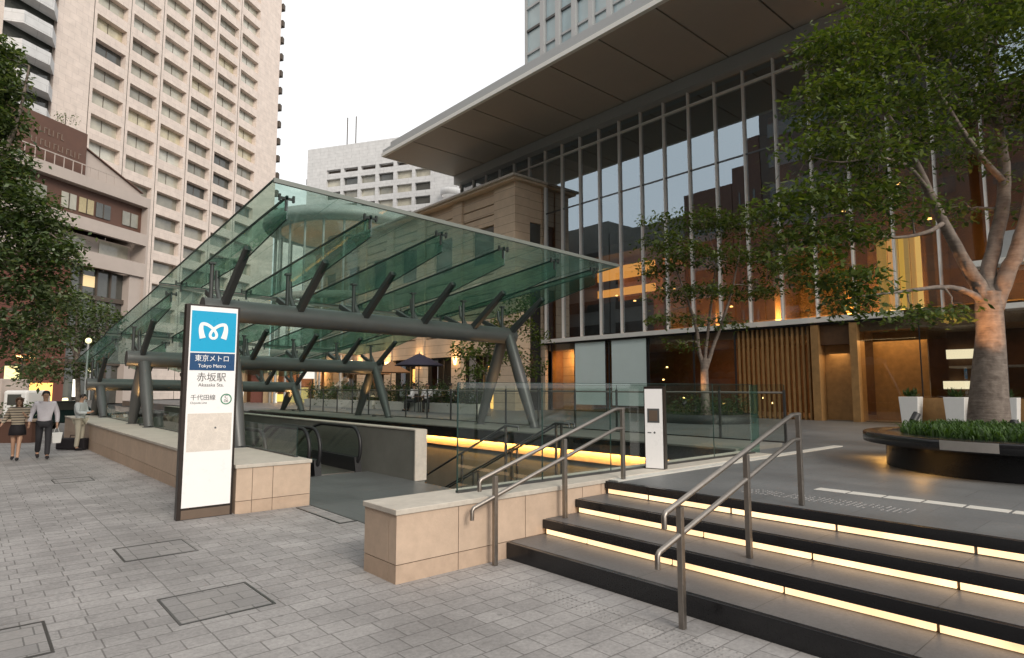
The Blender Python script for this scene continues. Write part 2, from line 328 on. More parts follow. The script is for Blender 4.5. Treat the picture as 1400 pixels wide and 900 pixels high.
def leafmat(name, cols, trans=.35, rough=.55):
    m = bpy.data.materials.new(name); m.use_nodes = True; nt = m.node_tree; nt.nodes.clear()
    out = nt.nodes.new('ShaderNodeOutputMaterial'); geo = nt.nodes.new('ShaderNodeNewGeometry')
    rp = nt.nodes.new('ShaderNodeValToRGB'); nt.links.new(geo.outputs['Random Per Island'], rp.inputs['Fac'])
    e = rp.color_ramp.elements; e[0].color = (*cols[0], 1); e[1].color = (*cols[-1], 1)
    for i, c in enumerate(cols[1:-1]): q = e.new((i+1)/(len(cols)-1)); q.color = (*c, 1)
    b = nt.nodes.new('ShaderNodeBsdfPrincipled'); b.inputs['Roughness'].default_value = rough
    nt.links.new(rp.outputs[0], b.inputs['Base Color'])
    t = nt.nodes.new('ShaderNodeBsdfTranslucent'); v = nt.nodes.new('ShaderNodeVectorMath'); v.operation = 'MULTIPLY'; v.inputs[1].default_value = (1.5, 1.5, .5)
    nt.links.new(rp.outputs[0], v.inputs[0]); nt.links.new(v.outputs[0], t.inputs['Color'])
    mx = nt.nodes.new('ShaderNodeMixShader'); mx.inputs[0].default_value = trans
    nt.links.new(b.outputs[0], mx.inputs[1]); nt.links.new(t.outputs[0], mx.inputs[2]); nt.links.new(mx.outputs[0], out.inputs[0]); return m
M['leaf'] = leafmat('zelkova leaves', [(.03, .055, .012), (.055, .09, .016), (.14, .18, .04), (.045, .075, .015)])
M['leaf_dark'] = leafmat('camphor leaves', [(.028, .052, .016), (.05, .085, .026), (.10, .145, .05), (.24, .28, .19)])
M['grass'] = leafmat('lily turf', [(.025, .06, .014), (.05, .105, .022), (.08, .15, .035)])
M['hedge'] = leafmat('hedge leaves', [(.018, .045, .012), (.04, .08, .02), (.07, .10, .03)])

# ------------------------------------------------------------------ ground, sidewalk, plaza (structures)
g = MB()
HX0, HX1, HY0, HY1 = 4.02, 10.1, 8.6, 30.0       # the stair and escalator well
def ring(mb, X0, X1, Y0, Y1, z):
    mb.quad((X0, Y0, z), (X1, Y0, z), (X1, HY0, z), (X0, HY0, z)); mb.quad((X0, HY1, z), (X1, HY1, z), (X1, Y1, z), (X0, Y1, z))
    mb.quad((X0, HY0, z), (HX0, HY0, z), (HX0, HY1, z), (X0, HY1, z)); mb.quad((HX1, HY0, z), (X1, HY0, z), (X1, HY1, z), (HX1, HY1, z))
ring(g, -1500, 1500, -1500, 1500, -.62)
g.build('ground', M['ground'], kind='structure')
# sidewalk: level near the camera, falling gently to the far left
ys = [-20, -6, 0, 4.958, 5.56, 9.1, 15, 23, 32, 60]
def gz(y): return 0 if y < 9 else -.010*(y-9)
g = MB()
for a, b in zip(ys[:-1], ys[1:]):
    x1 = 4.30 if b <= 4.96 else (3.975 if b <= 9.1 else 2.985)
    if b > 9.2: x1 = 2.95
    g.quad((-9, a, gz(a)), (x1, a, gz(a)), (x1, b, gz(b)), (-9, b, gz(b)))
g.build('sidewalk', M['paving'], kind='structure')
# entrance floor inside the opening
g = MB()
g.quad((3.98, 5.50, .004), (10.1, 5.50, .004), (10.1, 8.7, .004), (3.98, 8.7, .004)); g.quad((3.98, 8.7, .004), (6.44, 8.7, .004), (6.44, 11.9, .004), (3.98, 11.9, .004))
g.build('entrance_floor', M['floor'], kind='structure')
# road on the far left
MB().box(-40, -9, -60, 120, -.5, -.13).build('road', M['asphalt'], kind='structure')
MB().box(-9.2, -9, -20, 60, -.45, .0).build('road_kerb', M['kerb'], kind='structure')
MB().quad((-9, 60, -.52), (70, 60, -.53), (70, 140, -.53), (-9, 140, -.52)).build('far_street', M['asphalt'], kind='structure')
# plaza deck
g = MB(); DZ = .63
g.box(5.87, 10.1, -25, 4.955, .2, DZ); g.box(10.102, 60, -25, 4.955, .2, DZ); g.box(10.102, 60, 4.957, 62, .2, DZ)
g.build('plaza_deck', M['deck'], kind='structure')
# walls of the well
g = MB(); g.box(10.10, 10.3, 5.56, 30, -5, .17)
g.box(3.8, 4.02, 9.6, 30, -5, -.01); g.box(4.02, 10.1, 30, 30.2, -5, .5); g.box(4.02, 10.1, 8.5, 30, -5.2, -5)
g.build('stairwell_walls', M['concrete'], kind='structure')

# ------------------------------------------------------------------ stone walls flanking the entrance
def clad_wall(name, x0, x1, y0, y1, ztop, label, jx=(), jy=(), zj=.165, far=None):
    """coping + cladding with real recessed joints: core is dark, slabs stand 4 mm proud"""
    t = thing(name, (0, 0, 0), label=label, cat='stone wall')
    bx('core', M['joint'], t, x0+.012, x1-.012, y0+.012, y1-.012, -.6, ztop-.05)
    gp = .004
    def cuts(a, b, js): return [a]+[j for j in js if a < j < b]+[b]
    # front face (-Y) & back face (+Y)
    for side, yy in (('f', y0), ('b', y1)):
        xs = cuts(x0, x1, jx)
        for zz0, zz1, m in ((-.5 if y1 > 9 else -.02, zj-gp, 'stone_base'), (zj+gp, ztop-.052, 'stone')):
            for a, b in zip(xs[:-1], xs[1:]):
                ya, yb = (yy, yy+.02) if side == 'f' else (yy-.02, yy)
                bx('cladding_slab', M[m], t, a+(gp if a > x0 else 0), b-(gp if b < x1 else 0), ya, yb, zz0, zz1)
    for side, xx in (('l', x0), ('r', x1)):
        yy_ = cuts(y0+.0215, y1-.0215, jy)
        for zz0, zz1, m in ((-.5 if y1 > 9 else -.02, zj-gp, 'stone_base'), (zj+gp, ztop-.052, 'stone')):
            for a, b in zip(yy_[:-1], yy_[1:]):
                xa, xb = (xx, xx+.02) if side == 'l' else (xx-.02, xx)
                bx('cladding_slab', M[m], t, xa, xb, a+(gp if a > y0+.03 else 0), b-(gp if b < y1-.03 else 0), zz0, zz1)
    bx('coping', M['coping'], t, x0-.018, x1+.018, y0-.018, y1+.018, ztop-.05, ztop, bevel=.006)
    return t
clad_wall('stone_wall', 2.98, 10.1, 4.962, 5.55, .655, 'long beige stone wall beside the lit steps, glass balustrade on top', jx=(3.67, 4.55, 5.45, 5.78, 7, 8.2), jy=(5.10,))
lw = clad_wall('stone_wall', 2.91, 3.98, 9.14, 29.2, .67, 'beige stone wall behind the station sign, carrying the canopy legs on its left side', jx=(3.13, 3.42), jy=[9.14+1.15*k for k in range(1, 18)])
# kerb round the well on the plaza side
k = thing('plaza_kerb', label='long dark edged kerb along the far side of the stairwell, amber light under it', cat='kerb')
bx('kerb_slab', M['concrete'], k, 10.02, 11.75, 5.56, 30, .57, .70, bevel=.006)
bx('kerb_nose', M['granite'], k, 9.96, 10.015, 5.56, 30, .40, .67)
bx('lit_band', M['stone'], k, 10.06, 10.098, 5.56, 30, .17, .40)
for i in range(9):
    ld = bpy.data.lights.new('cove_light', 'AREA'); ld.shape = 'RECTANGLE'; ld.size = .03; ld.size_y = 2.6; ld.energy = 24; ld.color = (1, .48, .11)
    lo = bpy.data.objects.new('cove_light', ld); COL.objects.link(lo); lo.parent = k; lo.location = (9.99, 6.8+2.6*i, .393); lo.rotation_euler = (0, R(-52), 0)
bx('pale_edge', M['kerb'], None, 5.9, 12.6, 4.80, 4.958, .60, .645, label='pale stone edging strip on the plaza along the glass balustrade', cat='edging')

# ------------------------------------------------------------------ lit steps
st = thing('stone_staircase', (4.28, 0, 0), label='black granite plaza steps with warm light strips under each tread', cat='steps')
sx = [4.28, 4.80, 5.32, 5.84]; sz = [.165, .325, .48, .635]
for i in range(4):
    x0, z1 = sx[i]-4.28, sz[i]; zp = sz[i-1] if i else 0
    x1 = (sx[i+1]-4.28+.06) if i < 3 else 1.62
    y0, y1 = -9, 4.955
    if i == 0: nose0 = -.02
    else: nose0 = zp+.063
    s_ = MB().box(x0, x0+.05, y0, y1, nose0, z1-.002); nose = s_.build('nosing', M['granite'], st, bevel=.004)
    MB().box(x0+.052, x1, y0, y1, z1-.09, z1).build('tread', M['tread'], st)
    MB().box(x0+.06, x1, y0, y1, zp-.01 if i else -.02, z1-.092).build('riser', M['dark'], st)
    if i:
        k_ = 0; yy = 4.34
        edges = [4.93, 4.34]
        while yy > y0+1.2: yy -= 1.01; edges.append(yy)
        for a, b in zip(edges[:-1], edges[1:]):
            MB().box(x0+.022, x0+.045, b+.012, a-.012, zp+.010, zp+.060).build('light_strip', M['strip'], st)
        MB().box(x0+.046, x0+.0585, y0, y1, zp+.001, zp+.0625).build('strip_backing', M['stripgap'], st)

def handrail(loc, label):
    t = thing('handrail', loc, label=label, cat='handrail', group='stainless handrails on the plaza steps')
    sl = (1.53-.90)/(6.05-4.03)
    for X, zb in ((4.03, 0), (5.03, .325), (6.05, .635)):
        h = .90+sl*(X-4.03)
        bx('post', M['steel'], t, X-4.03-.022, X-4.03+.022, -.022, .022, zb, h-.03, bevel=.004)
    for dz, xa, xb in ((0, -.20, 1.85), (-.235, -.29, 1.85)):
        z = lambda x: .90+dz+sl*x
        pts = [(xa, 0, z(xa)-.10), (xa, 0, z(xa)-.01), (xa+.02, 0, z(xa)+.012), (xb, 0, z(xb)), (xb+.05, 0, z(xb)+.012), (2.05, 0, z(xb)+.014)]
        MB().tube(pts, .021, 10).build('rail', M['steel'], t)
    return t
h1 = handrail((4.03, 4.84, 0), 'double stainless handrail close to the beige stone wall')
h2 = dup(h1, (4.03, 2.70, 0), label='double stainless handrail standing free in the middle of the lit steps')

# dashed white inlay on the deck, one strip of slabs
for i in range(14):
    y1 = 3.02-.345*i
    o = bx('white_inlay_slab', M['kerb'], None, 7.07, 7.25, y1-.318, y1, DZ+.001, DZ+.005)
    setp(o, 'white paving slab of the dashed line across the plaza behind the steps', 'paving slab', 'white slabs inlaid in the plaza')
# tactile studs
def studs(x0, x1, y0, y1, z, name_label, fade=.25):
    m = MB(); random.seed(3)
    nx, ny = int((x1-x0)/.05), int((y1-y0)/.05)
    for i in range(nx):
        for j in range(ny):
            if random.random() < fade: continue
            cx, cy_ = x0+.05*i+.025, y0+.05*j+.025
            m.lathe([(.013, 0), (.010, .004), (.001, .005)], (cx, cy_, z), 6)
    return m.build('tactile_paving', M['paving_dark'], kind='stuff', label=name_label, cat='tactile paving')
studs(3.72, 4.02, 1.9, 4.25, 0, 'band of small raised studs on the sidewalk in front of the steps')
studs(6.35, 6.65, 1.9, 3.5, DZ, 'band of small raised studs on the dark plaza at the head of the steps')
# access covers
def cover(x0, x1, y0, y1, label, frame='steel_dark', z=0.0):
    t = thing('access_cover', (x0, y0, z), label=label, cat='access cover', group='paved access covers in the sidewalk')
    a, b = x1-x0, y1-y0
    MB().box(.02, a-.02, .02, b-.02, -.02, .003).build('infill', M['paving_dark'], t)
    m = MB(); m.box(0, a, 0, .018, -.02, .007); m.box(0, a, b-.018, b, -.02, .007); m.box(0, .018, .018, b-.018, -.02, .007); m.box(a-.018, a, .018, b-.018, -.02, .007)
    m.build('frame', M[frame], t); return t
cover(1.30, 1.99, 7.38, 8.05, 'square sunken paved cover between the station sign and the nearer large cover')
cover(1.29, 2.0, 5.18, 5.92, 'large paved cover in the sidewalk, directly below the camera side of the smaller one')
cover(-.2, .55, 5.22, 5.95, 'paved cover cut by the lower left corner of the picture', frame='steel_dark')
cover(1.36, 2.0, 14.6, 15.25, 'far paved cover on the sidewalk near the walking couple', z=-.055)
cover(3.72, 3.97, 7.6, 9.0, 'narrow paved strip cover at the mouth of the station entrance', z=.004)

# ------------------------------------------------------------------ glass balustrades
def balustrade(name, segs, z0, z1, label, th=.016, post=None, rail=False, mat_='balglass'):
    t = thing(name, (segs[0][0][0], segs[0][0][1], z0), label=label, cat='glass balustrade')
    ox, oy = segs[0][0][0], segs[0][0][1]
    for (a, b, n) in segs:
        a = Vector((a[0]-ox, a[1]-oy, 0)); b = Vector((b[0]-ox, b[1]-oy, 0)); d = (b-a)/n; u = d.normalized()
        nn = Vector((-u.y, u.x, 0))*th/2
        for i in range(n):
            p = a+d*i+u*.006; q = a+d*(i+1)-u*.006
            g_ = MB(); g_.prism([p-nn, q-nn, q-nn+Vector((0, 0, z1-z0)), p-nn+Vector((0, 0, z1-z0))], nn*2); go = g_.build('glass_pane', M[mat_], t)
            MB().bar(p+Vector((0, 0, z1-z0+.003)), q+Vector((0, 0, z1-z0+.003)), th, .006).build('top_edge', M['edge'], go)
            e_ = MB(); e_.bar(p-u*.003, p-u*.003+Vector((0, 0, z1-z0)), .006, th, up=u); e_.build('side_edge', M['edge'], go)
            if post:
                bx('post', M['steel_dark'], t, p.x-.02, p.x+.02, p.y-.02, p.y+.02, -.02, post)
        MB().bar(a+Vector((0, 0, .012)), b+Vector((0, 0, .012)), .05, .024).build('base_channel', M['steel_dark'], t)
        if rail: MB().tube([a+Vector((0, 0, rail)), b+Vector((0, 0, rail))], .02, 8).build('rail', M['steel'], t)
    return t
balustrade('glass_balustrade', [((3.91, 5.32), (10.0, 5.22), 5)], .655, 1.80, 'tall clear glass balustrade on the beige stone wall beside the steps')
balustrade('glass_balustrade', [((3.93, 9.55), (3.93, 29), 13)], .67, 1.12, 'low glass balustrade on the wall beside the escalators')
balustrade('glass_balustrade', [((11.78, 5.5), (11.78, 30), 18)], .70, 1.80, 'far glass balustrade on the plaza kerb, behind the canopy legs', post=1.0, rail=.95)
# thick glass blade at the balustrade corner
m = MB().box(-.13, .13, -.012, .012, 0, 1.15); t = thing('glass_marker_post', (10.2, 5.30, .64), label='narrow upright green glass marker at the corner of the balustrade', cat='glass marker'); m.build('glass_leaf', M['finglass'], t)

# ------------------------------------------------------------------ divider wall, stairs, escalators
dv = thing('divider_wall', (6.44, 10.1, 0), label='grey concrete wall dividing escalators from stairs, pale end face', cat='wall')
MB().prism([(0, .02, -5), (0, 19.8, -5), (0, 19.8, .93), (0, .02, .93)], (.24, 0, 0)).build('wall_body', M['concrete'], dv)
bx('end_slab', M['coping'], dv, -.01, .25, -.02, .018, 0, .95)
bx('cap', M['coping'], dv, -.012, .252, .02, 19.8, .932, .955)
stw = thing('stone_stairs', (6.7, 8.7, 0), label='stairs descending to the station right of the divider wall', cat='stairs')
m = MB()
for i in range(30): m.box(0, 3.38, .32*i, .32*(i+1), -.155*(i+1)-.3, -.155*(i+1)+.0)
m.build('steps', M['floor'], stw)
for dx, lab in ((.62, 'a'), (1.9, 'b'), (2.05, 'c')):
    r_ = thing('stair_rail', (6.7+dx, 8.5, 0), label={'a': 'dark handrail nearest the divider wall, going down the station stairs', 'b': 'left one of the paired handrails down the middle of the station stairs', 'c': 'right one of the paired handrails down the middle of the station stairs'}[lab], cat='handrail', group='handrails on the station stairs')
    sl = .45
    MB().tube([(0, -.35, 1.0), (0, -.35, 1.06), (0, 0, 1.07), (0, 9, 1.07-sl*9)], .022, 8).build('rail', M['steel_dark'], r_)
    for yy in (0, 1.3, 2.6, 3.9, 5.2): MB().box(-.018, .018, yy-.018, yy+.018, -.484*max(0, yy-.2)-.16, 1.07-sl*yy).build('post', M['steel_dark'], r_)
def escalator(x0, x1, label):
    t = thing('escalator', (x0, 11.9, 0), label=label, cat='escalator', group='escalators under the canopy')
    W = x1-x0
    for bxx in (0.05, W-.05):
        # outline of balustrade in (y,z)
        top = []; 
        for k in range(9): a = math.pi/2+math.pi/2*k/8*1.0; 
        arc = [(.38-.38*math.cos(R(q)), .50+.42*math.sin(R(q))) for q in range(-60, 91, 15)]
        rise = [(1.9, .92), (2.3, .84), (3.0, .50), (11, -4.1)]
        rail = arc+rise
        low = [(11, -4.9), (3.0, -.3), (2.2, .12), (.2, .12)]
        MB().prism([(bxx-.008, y, z) for y, z in rail+low], (.016, 0, 0)).build('balustrade_panel', M['balglass'], t)
        MB().tube([(bxx, y, z) for y, z in rail], .038, 8).build('handrail', M['dark'], t)
        MB().prism([(bxx-.07, y, z) for y, z in [(.05, 0), (.12, .30), (2.2, .30), (3.0, -.12), (11, -4.85), (11, -5.1), (3, -.6), (2, 0)]], (.14, 0, 0)).build('skirt', M['dark'], t)
    m = MB(); m.box(.12, W-.12, .1, 2.0, -.05, .012); m.build('landing_plate', M['steel'], t)
    m = MB()
    for i in range(22): m.box(.12, W-.12, 2.0+.4*i, 2.4+.4*i, -.23*i-.35, -.23*i-.03 if i else .005)
    m.build('steps', M['dark'], t)
    return t
escalator(5.32, 6.30, 'escalator beside the grey divider wall, black newel ends')
escalator(4.25, 5.20, 'escalator nearest the stone wall, seen through its glass')

# ------------------------------------------------------------------ canopy bays
FINX = [3.74, 5.26, 6.80, 8.40, 9.95, 11.30]
def canopy(k):
    dy, dz = 7.45*k, -.72*k
    lab = ['nearest green glass canopy bay, its tip reaching over the stairwell', 'second green glass canopy bay behind the nearest', 'third and farthest green glass canopy bay, lowest of the three'][k]
    t = thing('glass_canopy', (7.5, 13+dy, 0), label=lab, cat='glass canopy', group='stepped glass canopy bays over the entrance')
    ox, oy = 7.5, 13
    zt = lambda x, y: 4.93-.089*(y-9.5)-.030*(x-3.4)+dz     # glass sheet height (unshifted x,y)
    X0, X1, Y0, Y1 = 3.38, 11.75, 9.45, 16.85
    xs = [X0, 4.5, 6.03, 7.6, 9.17, 10.62, X1]
    for a, b in zip(xs[:-1], xs[1:]):
        p = [(x-ox, y-oy, zt(x, y)) for x, y in ((a+.006, Y0), (b-.006, Y0), (b-.006, Y1), (a+.006, Y1))]
        MB().prism(p, (0, 0, .022)).build('roof_pane', M['roofglass'], t)
    e = MB()
    e.bar((X0-ox, Y0-oy, zt(X0, Y0)+.02), (X1-ox, Y0-oy, zt(X1, Y0)+.02), .05, .07)
    e.build('front_edge', M['edge2'], t)
    e = MB(); e.bar((X0-ox-.01, Y0-oy, zt(X0, Y0)+.01), (X0-ox-.01, Y1-oy, zt(X0, Y1)+.01), .015, .035); e.bar((X0-ox, Y1-oy, zt(X0, Y1)+.01), (X1-ox, Y1-oy, zt(X1, Y1)+.01), .015, .03)
    e.bar((X1-ox+.01, Y0-oy, zt(X1, Y0)+.01), (X1-ox+.01, Y1-oy, zt(X1, Y1)+.01), .015, .035)
    e.build('pane_edge', M['edge'], t)
    bz = 3.27+dz*.985-(.0)
    # main tube
    MB().tube([(3.36-ox, 0, bz+.02), (11.45-ox, 0, bz-.09)], .225, 20).build('beam', M['beam'], t)
    for x in FINX:
        dx = x-ox; zb = bz-.0135*(x-3.4)
        f0, f1 = 9.80-oy, 16.3-oy
        za, zc = zt(x, 9.8)-.05, zt(x, 16.3)-.05
        # glass fin
        pts = [(dx-.008, f0, za), (dx-.008, f0, za-.36), (dx-.008, -1.0, zt(x, 12)-.62), (dx-.008, 1.6, zt(x, 14.6)-.52), (dx-.008, f1, zc-.16), (dx-.008, f1, zc)]
        fin = MB().prism(pts, (.016, 0, 0)).build('glass_fin', M['finglass'], t)
        m = MB(); m.bar((dx, f0, za+.01), (dx, f1, zc+.01), .034, .03)
        m.bar((dx, f0, za-.37), (dx, -1.0, zt(x, 12)-.63), .018, .014); m.bar((dx, -1.0, zt(x, 12)-.63), (dx, 1.6, zt(x, 14.6)-.53), .018, .014)
        m.build('fin_edge', M['edge'], fin)
        for fy, zz in ((f0, za), (f1, zc)):
            m = MB(); m.box(dx-.02, dx+.02, fy+.02, fy+.06, zz-.22, zz+.02); m.box(dx-.13, dx+.13, fy+.02, fy+.05, zz-.04, zz-.0); m.box(dx-.13, dx-.1, fy+.01, fy+.06, zz-.07, zz+.04); m.box(dx+.1, dx+.13, fy+.01, fy+.06, zz-.07, zz+.04)
            m.build('clamp', M['beamd'], t)
        # diagonal arm toward the front: tapered flat box
        a = Vector((dx, -.05, zb+.10)); b = Vector((dx, 11.62-oy, zt(x, 11.6)-.42))
        w0, w1, th = .17, .10, .13
        d = (b-a).normalized(); n = d.cross(Vector((1, 0, 0))).normalized(); s = Vector((th/2, 0, 0))
        m = MB().add([a-n*w0/2-s, a+n*w0/2-s, b+n*w1/2-s, b-n*w1/2-s, a-n*w0/2+s, a+n*w0/2+s, b+n*w1/2+s, b-n*w1/2+s],
                     [(0, 1, 2, 3), (7, 6, 5, 4), (0, 4, 5, 1), (1, 5, 6, 2), (2, 6, 7, 3), (3, 7, 4, 0)])
        m.build('arm', M['beamd'], t, bevel=.012)
        m = MB(); m.tube([(dx, .12, zb+.15), (dx, .42, zb+.5), (dx, .46, zt(x, 13.5)-.42)], [.06, .05, .045], 8); m.build('strut', M['beam'], t)
        m = MB(); m.tube([(dx-.22, .02, zb+.15), (dx-.22, .02, zt(x, 13)-.40)], .04, 8); m.box(dx-.28, dx-.16, -.04, .08, zt(x, 13)-.42, zt(x, 13)-.38); m.build('hanger_post', M['beamd'], t)
        m = MB(); m.bar((dx, .1, zb+.1), (dx, 1.15, zb+.52), .08, .12); m.build('rear_arm', M['beamd'], t, bevel=.01)
    # V legs
    for xe, foot, fb in ((3.80, .655, .9), (11.20, .69, 1.1)):
        zt_ = bz-.12
        for s_ in (-1, 1):
            a = Vector((xe-ox, .12*s_, zt_)); b = Vector((xe-ox, 1.15*s_, foot))
            m = MB(); m.tube([a, a.lerp(b, .5), b], [.15, .165, .11], 16); leg = m.build('leg', M['beam'], t)
            MB().lathe([(.16, 0), (.16, .03), (.10, .035)], (b.x, b.y, b.z-.005), 16).build('foot_plate', M['steel_dark'], leg)
        ld = bpy.data.lights.new('canopy_downlight', 'SPOT'); ld.energy = 55; ld.color = (1, .55, .2); ld.spot_size = R(70); ld.spot_blend = .8; ld.shadow_soft_size = .05
        lo = bpy.data.objects.new('canopy_downlight', ld); COL.objects.link(lo); lo.parent = t
        lo.location = (xe-ox+.05, .0, foot+.1); lo.rotation_euler = (R(180), 0, 0)
        MB().lathe([(.001, 0), (.07, 0), (.075, .05), (.001, .05)], (xe-ox+.05, 0, foot+.003), 12).build('uplight', M['steel_dark'], t)
    # lower purlin tube linking to the next bay
    t.location = (7.5, 13+dy, 0)
    return t
for k in range(3): canopy(k)

# ------------------------------------------------------------------ text helper
def text_mesh(name, body, size, mat_, parent, loc, rot, align='LEFT', extrude=.0015, sx=1.0):
    cu = bpy.data.curves.new(name, 'FONT'); cu.body = body; cu.size = size; cu.align_x = align; cu.extrude = extrude
    tmp = bpy.data.objects.new('tmp_text', cu); COL.objects.link(tmp)
    dg = bpy.context.evaluated_depsgraph_get(); dg.update()
    me = bpy.data.meshes.new_from_object(tmp.evaluated_get(dg)); bpy.data.objects.remove(tmp)
    me.name = name; me.materials.clear(); me.materials.append(mat_)
    o = bpy.data.objects.new(name, me); COL.objects.link(o); o.parent = parent; o.location = loc; o.rotation_euler = rot; o.scale = (sx, 1, 1)
    return o
M['signwhite'] = mat('sign white', (.80, .78, .76), .3, var=.02, emit=(1, .97, .95), es=.12)
M['signblue'] = mat('sign blue', (.0, .34, .58), .3, var=.02, emit=(0, .45, .75), es=.08)
M['signnavy'] = mat('sign navy', (.008, .06, .17), .3, var=.02)
M['signframe'] = mat('sign bronze frame', (.045, .035, .03), .35, .5, var=.1)
M['signbase'] = mat('sign bronze base', (.16, .115, .085), .5, .2, var=.1)
M['ink'] = mat('sign ink', (.10, .10, .10), .5, var=0)
M['inkg'] = mat('sign green ink', (.03, .22, .12), .5, var=0)
M['map'] = mat('printed map', (.72, .65, .58), .5, var=.10, scale=9)
_nt = M['map'].node_tree; _b = _nt.nodes['Principled BSDF']; _src = _b.inputs['Base Color'].links[0].from_socket
_g = _nt.nodes.new('ShaderNodeNewGeometry'); _v = _nt.nodes.new('ShaderNodeTexVoronoi'); _v.feature = 'DISTANCE_TO_EDGE'; _v.inputs['Scale'].default_value = 14
_nt.links.new(_g.outputs['Position'], _v.inputs['Vector']); _m = _nt.nodes.new('ShaderNodeMapRange'); _m.inputs['From Max'].default_value = .06; _m.inputs['To Min'].default_value = 1.10; _m.inputs['To Max'].default_value = .98
_nt.links.new(_v.outputs['Distance'], _m.inputs['Value']); _s = _nt.nodes.new('ShaderNodeVectorMath'); _s.operation = 'SCALE'; _nt.links.new(_src, _s.inputs[0]); _nt.links.new(_m.outputs[0], _s.inputs['Scale']); _nt.links.new(_s.outputs[0], _b.inputs['Base Color'])

# ------------------------------------------------------------------ station pylon
pl = thing('station_sign', (2.18, 9.16, 0), label='tall freestanding illuminated station sign, blue top, white below', cat='sign')
W, TH, HT = .70, .13, 2.89
bx('frame', M['signframe'], pl, 0, W, .012, TH, 0, HT, bevel=.004)
bx('base_panel', M['signbase'], pl, .05, W-.035, .003, .0115, .005, .125)
bx('face_panel', M['signwhite'], pl, .05, W-.035, .002, .0115, .155, HT-.025)
bx('blue_field', M['signblue'], pl, .068, W-.053, -.002, .0018, 2.24, 2.80)
bx('navy_field', M['signnavy'], pl, .068, W-.053, -.002, .0018, 1.985, 2.222)
mp = bx('map_print', M['map'], pl, .075, W-.06, -.001, .0018, .89, 1.40)
MB().lathe([(.014, 0), (.001, .0)], (0, 0, 0), 12).xf(lambda v: Vector((.43+v.x, -.0025, 1.20+v.y))).build('map_marker', M['ink'], mp)
# emblem: a looped M drawn as a ribbon
def ribbon(pts, wd, cx, cz, y, th=.003):
    out = MB(); P = [Vector((p[0], 0, p[1])) for p in pts]; L = []; Rr = []
    for i, p in enumerate(P):
        d = (P[min(i+1, len(P)-1)]-P[max(i-1, 0)]).normalized(); n = Vector((-d.z, 0, d.x)); ww = wd[i] if hasattr(wd, '__len__') else wd
        L.append(p+n*ww/2); Rr.append(p-n*ww/2)
    for i in range(len(P)-1):
        q = [Vector((v.x+cx, y, v.z+cz)) for v in (L[i], L[i+1], Rr[i+1], Rr[i])]
        out.prism(q, (0, -th, 0))
    return out
def bez(p0, p1, p2, p3, n=10):
    return [tuple((1-t)**3*a+3*(1-t)**2*t*b+3*(1-t)*t*t*c+t**3*d for a, b, c, d in zip(p0, p1, p2, p3)) for t in [i/n for i in range(n+1)]]
left = bez((-.135, -.10), (-.155, -.03), (-.175, .05), (-.150, .095))[:-1]+bez((-.150, .095), (-.10, .115), (-.02, .06), (.022, 0.0))[:-1]+bez((.022, .0), (.06, -.055), (.04, -.095), (0, -.098))
wd = [.076-.003*i for i in range(10)]+[.046-.0008*i for i in range(10)]+[.036]*11
emb = ribbon(left, wd, .35, 2.525, -.003)
right = [(-x, z) for x, z in left]
eb2 = ribbon(right, wd, .35, 2.525, -.0036)
emb.v_ = 0
emb.add(eb2.v, eb2.f); emb.build('emblem', M['signwhite'], pl)
RX = (R(90), 0, 0)
text_mesh('lettering', '東京メトロ', .098, M['signwhite'], pl, (.352, -.003, 2.115), RX, 'CENTER', sx=.92)
text_mesh('lettering', 'Tokyo Metro', .066, M['signwhite'], pl, (.352, -.003, 2.025), RX, 'CENTER')
text_mesh('lettering', '赤坂駅', .130, M['ink'], pl, (.352, -.0005, 1.845), RX, 'CENTER', sx=.98)
text_mesh('lettering', 'Akasaka Sta.', .066, M['ink'], pl, (.352, -.0005, 1.765), RX, 'CENTER')
text_mesh('lettering', '千代田線', .082, M['ink'], pl, (.095, -.0005, 1.585), RX, 'LEFT', sx=.98)
text_mesh('lettering', 'Chiyoda Line', .040, M['ink'], pl, (.095, -.0005, 1.53), RX, 'LEFT')
m = MB()
for k in range(28):
    a, b = 2*math.pi*k/28, 2*math.pi*(k+1)/28
    q = [Vector((.555+r_*math.cos(t_), -.0008, 1.59+r_*math.sin(t_))) for r_, t_ in ((.075, a), (.075, b), (.060, b), (.060, a))]
    m.prism(q, (0, -.002, 0))
m.build('line_ring', M['inkg'], pl)
text_mesh('lettering', 'C', .062, M['ink'], pl, (.555, -.0005, 1.60), RX, 'CENTER')
text_mesh('lettering', '06', .058, M['ink'], pl, (.555, -.0005, 1.548), RX, 'CENTER')

# slim white pylon by the balustrade
p2 = thing('information_pylon', (6.99, 5.22, .655), rz=R(-70), label='slim white information pylon against the glass balustrade, small brown picture on it', cat='sign')
bx('body', M['signframe'], p2, 0, .27, .012, .16, 0, 1.11, bevel=.003)
bx('face_panel', M['signwhite'], p2, .015, .255, 0, .011, .012, 1.075)
bx('picture_frame', M['ink'], p2, .05, .215, -.004, -.0005, .62, .81)
bx('picture', M['signbase'], p2, .075, .19, -.007, -.0045, .645, .785)
bx('marking', M['ink'], p2, .05, .10, -.003, -.0005, .478, .492); 
MB().lathe([(.014, 0), (.001, 0)], (0, 0, 0), 14).xf(lambda v: Vector((.145+v.x, -.003, .487+v.y))).build('marking', M['ink'], p2)

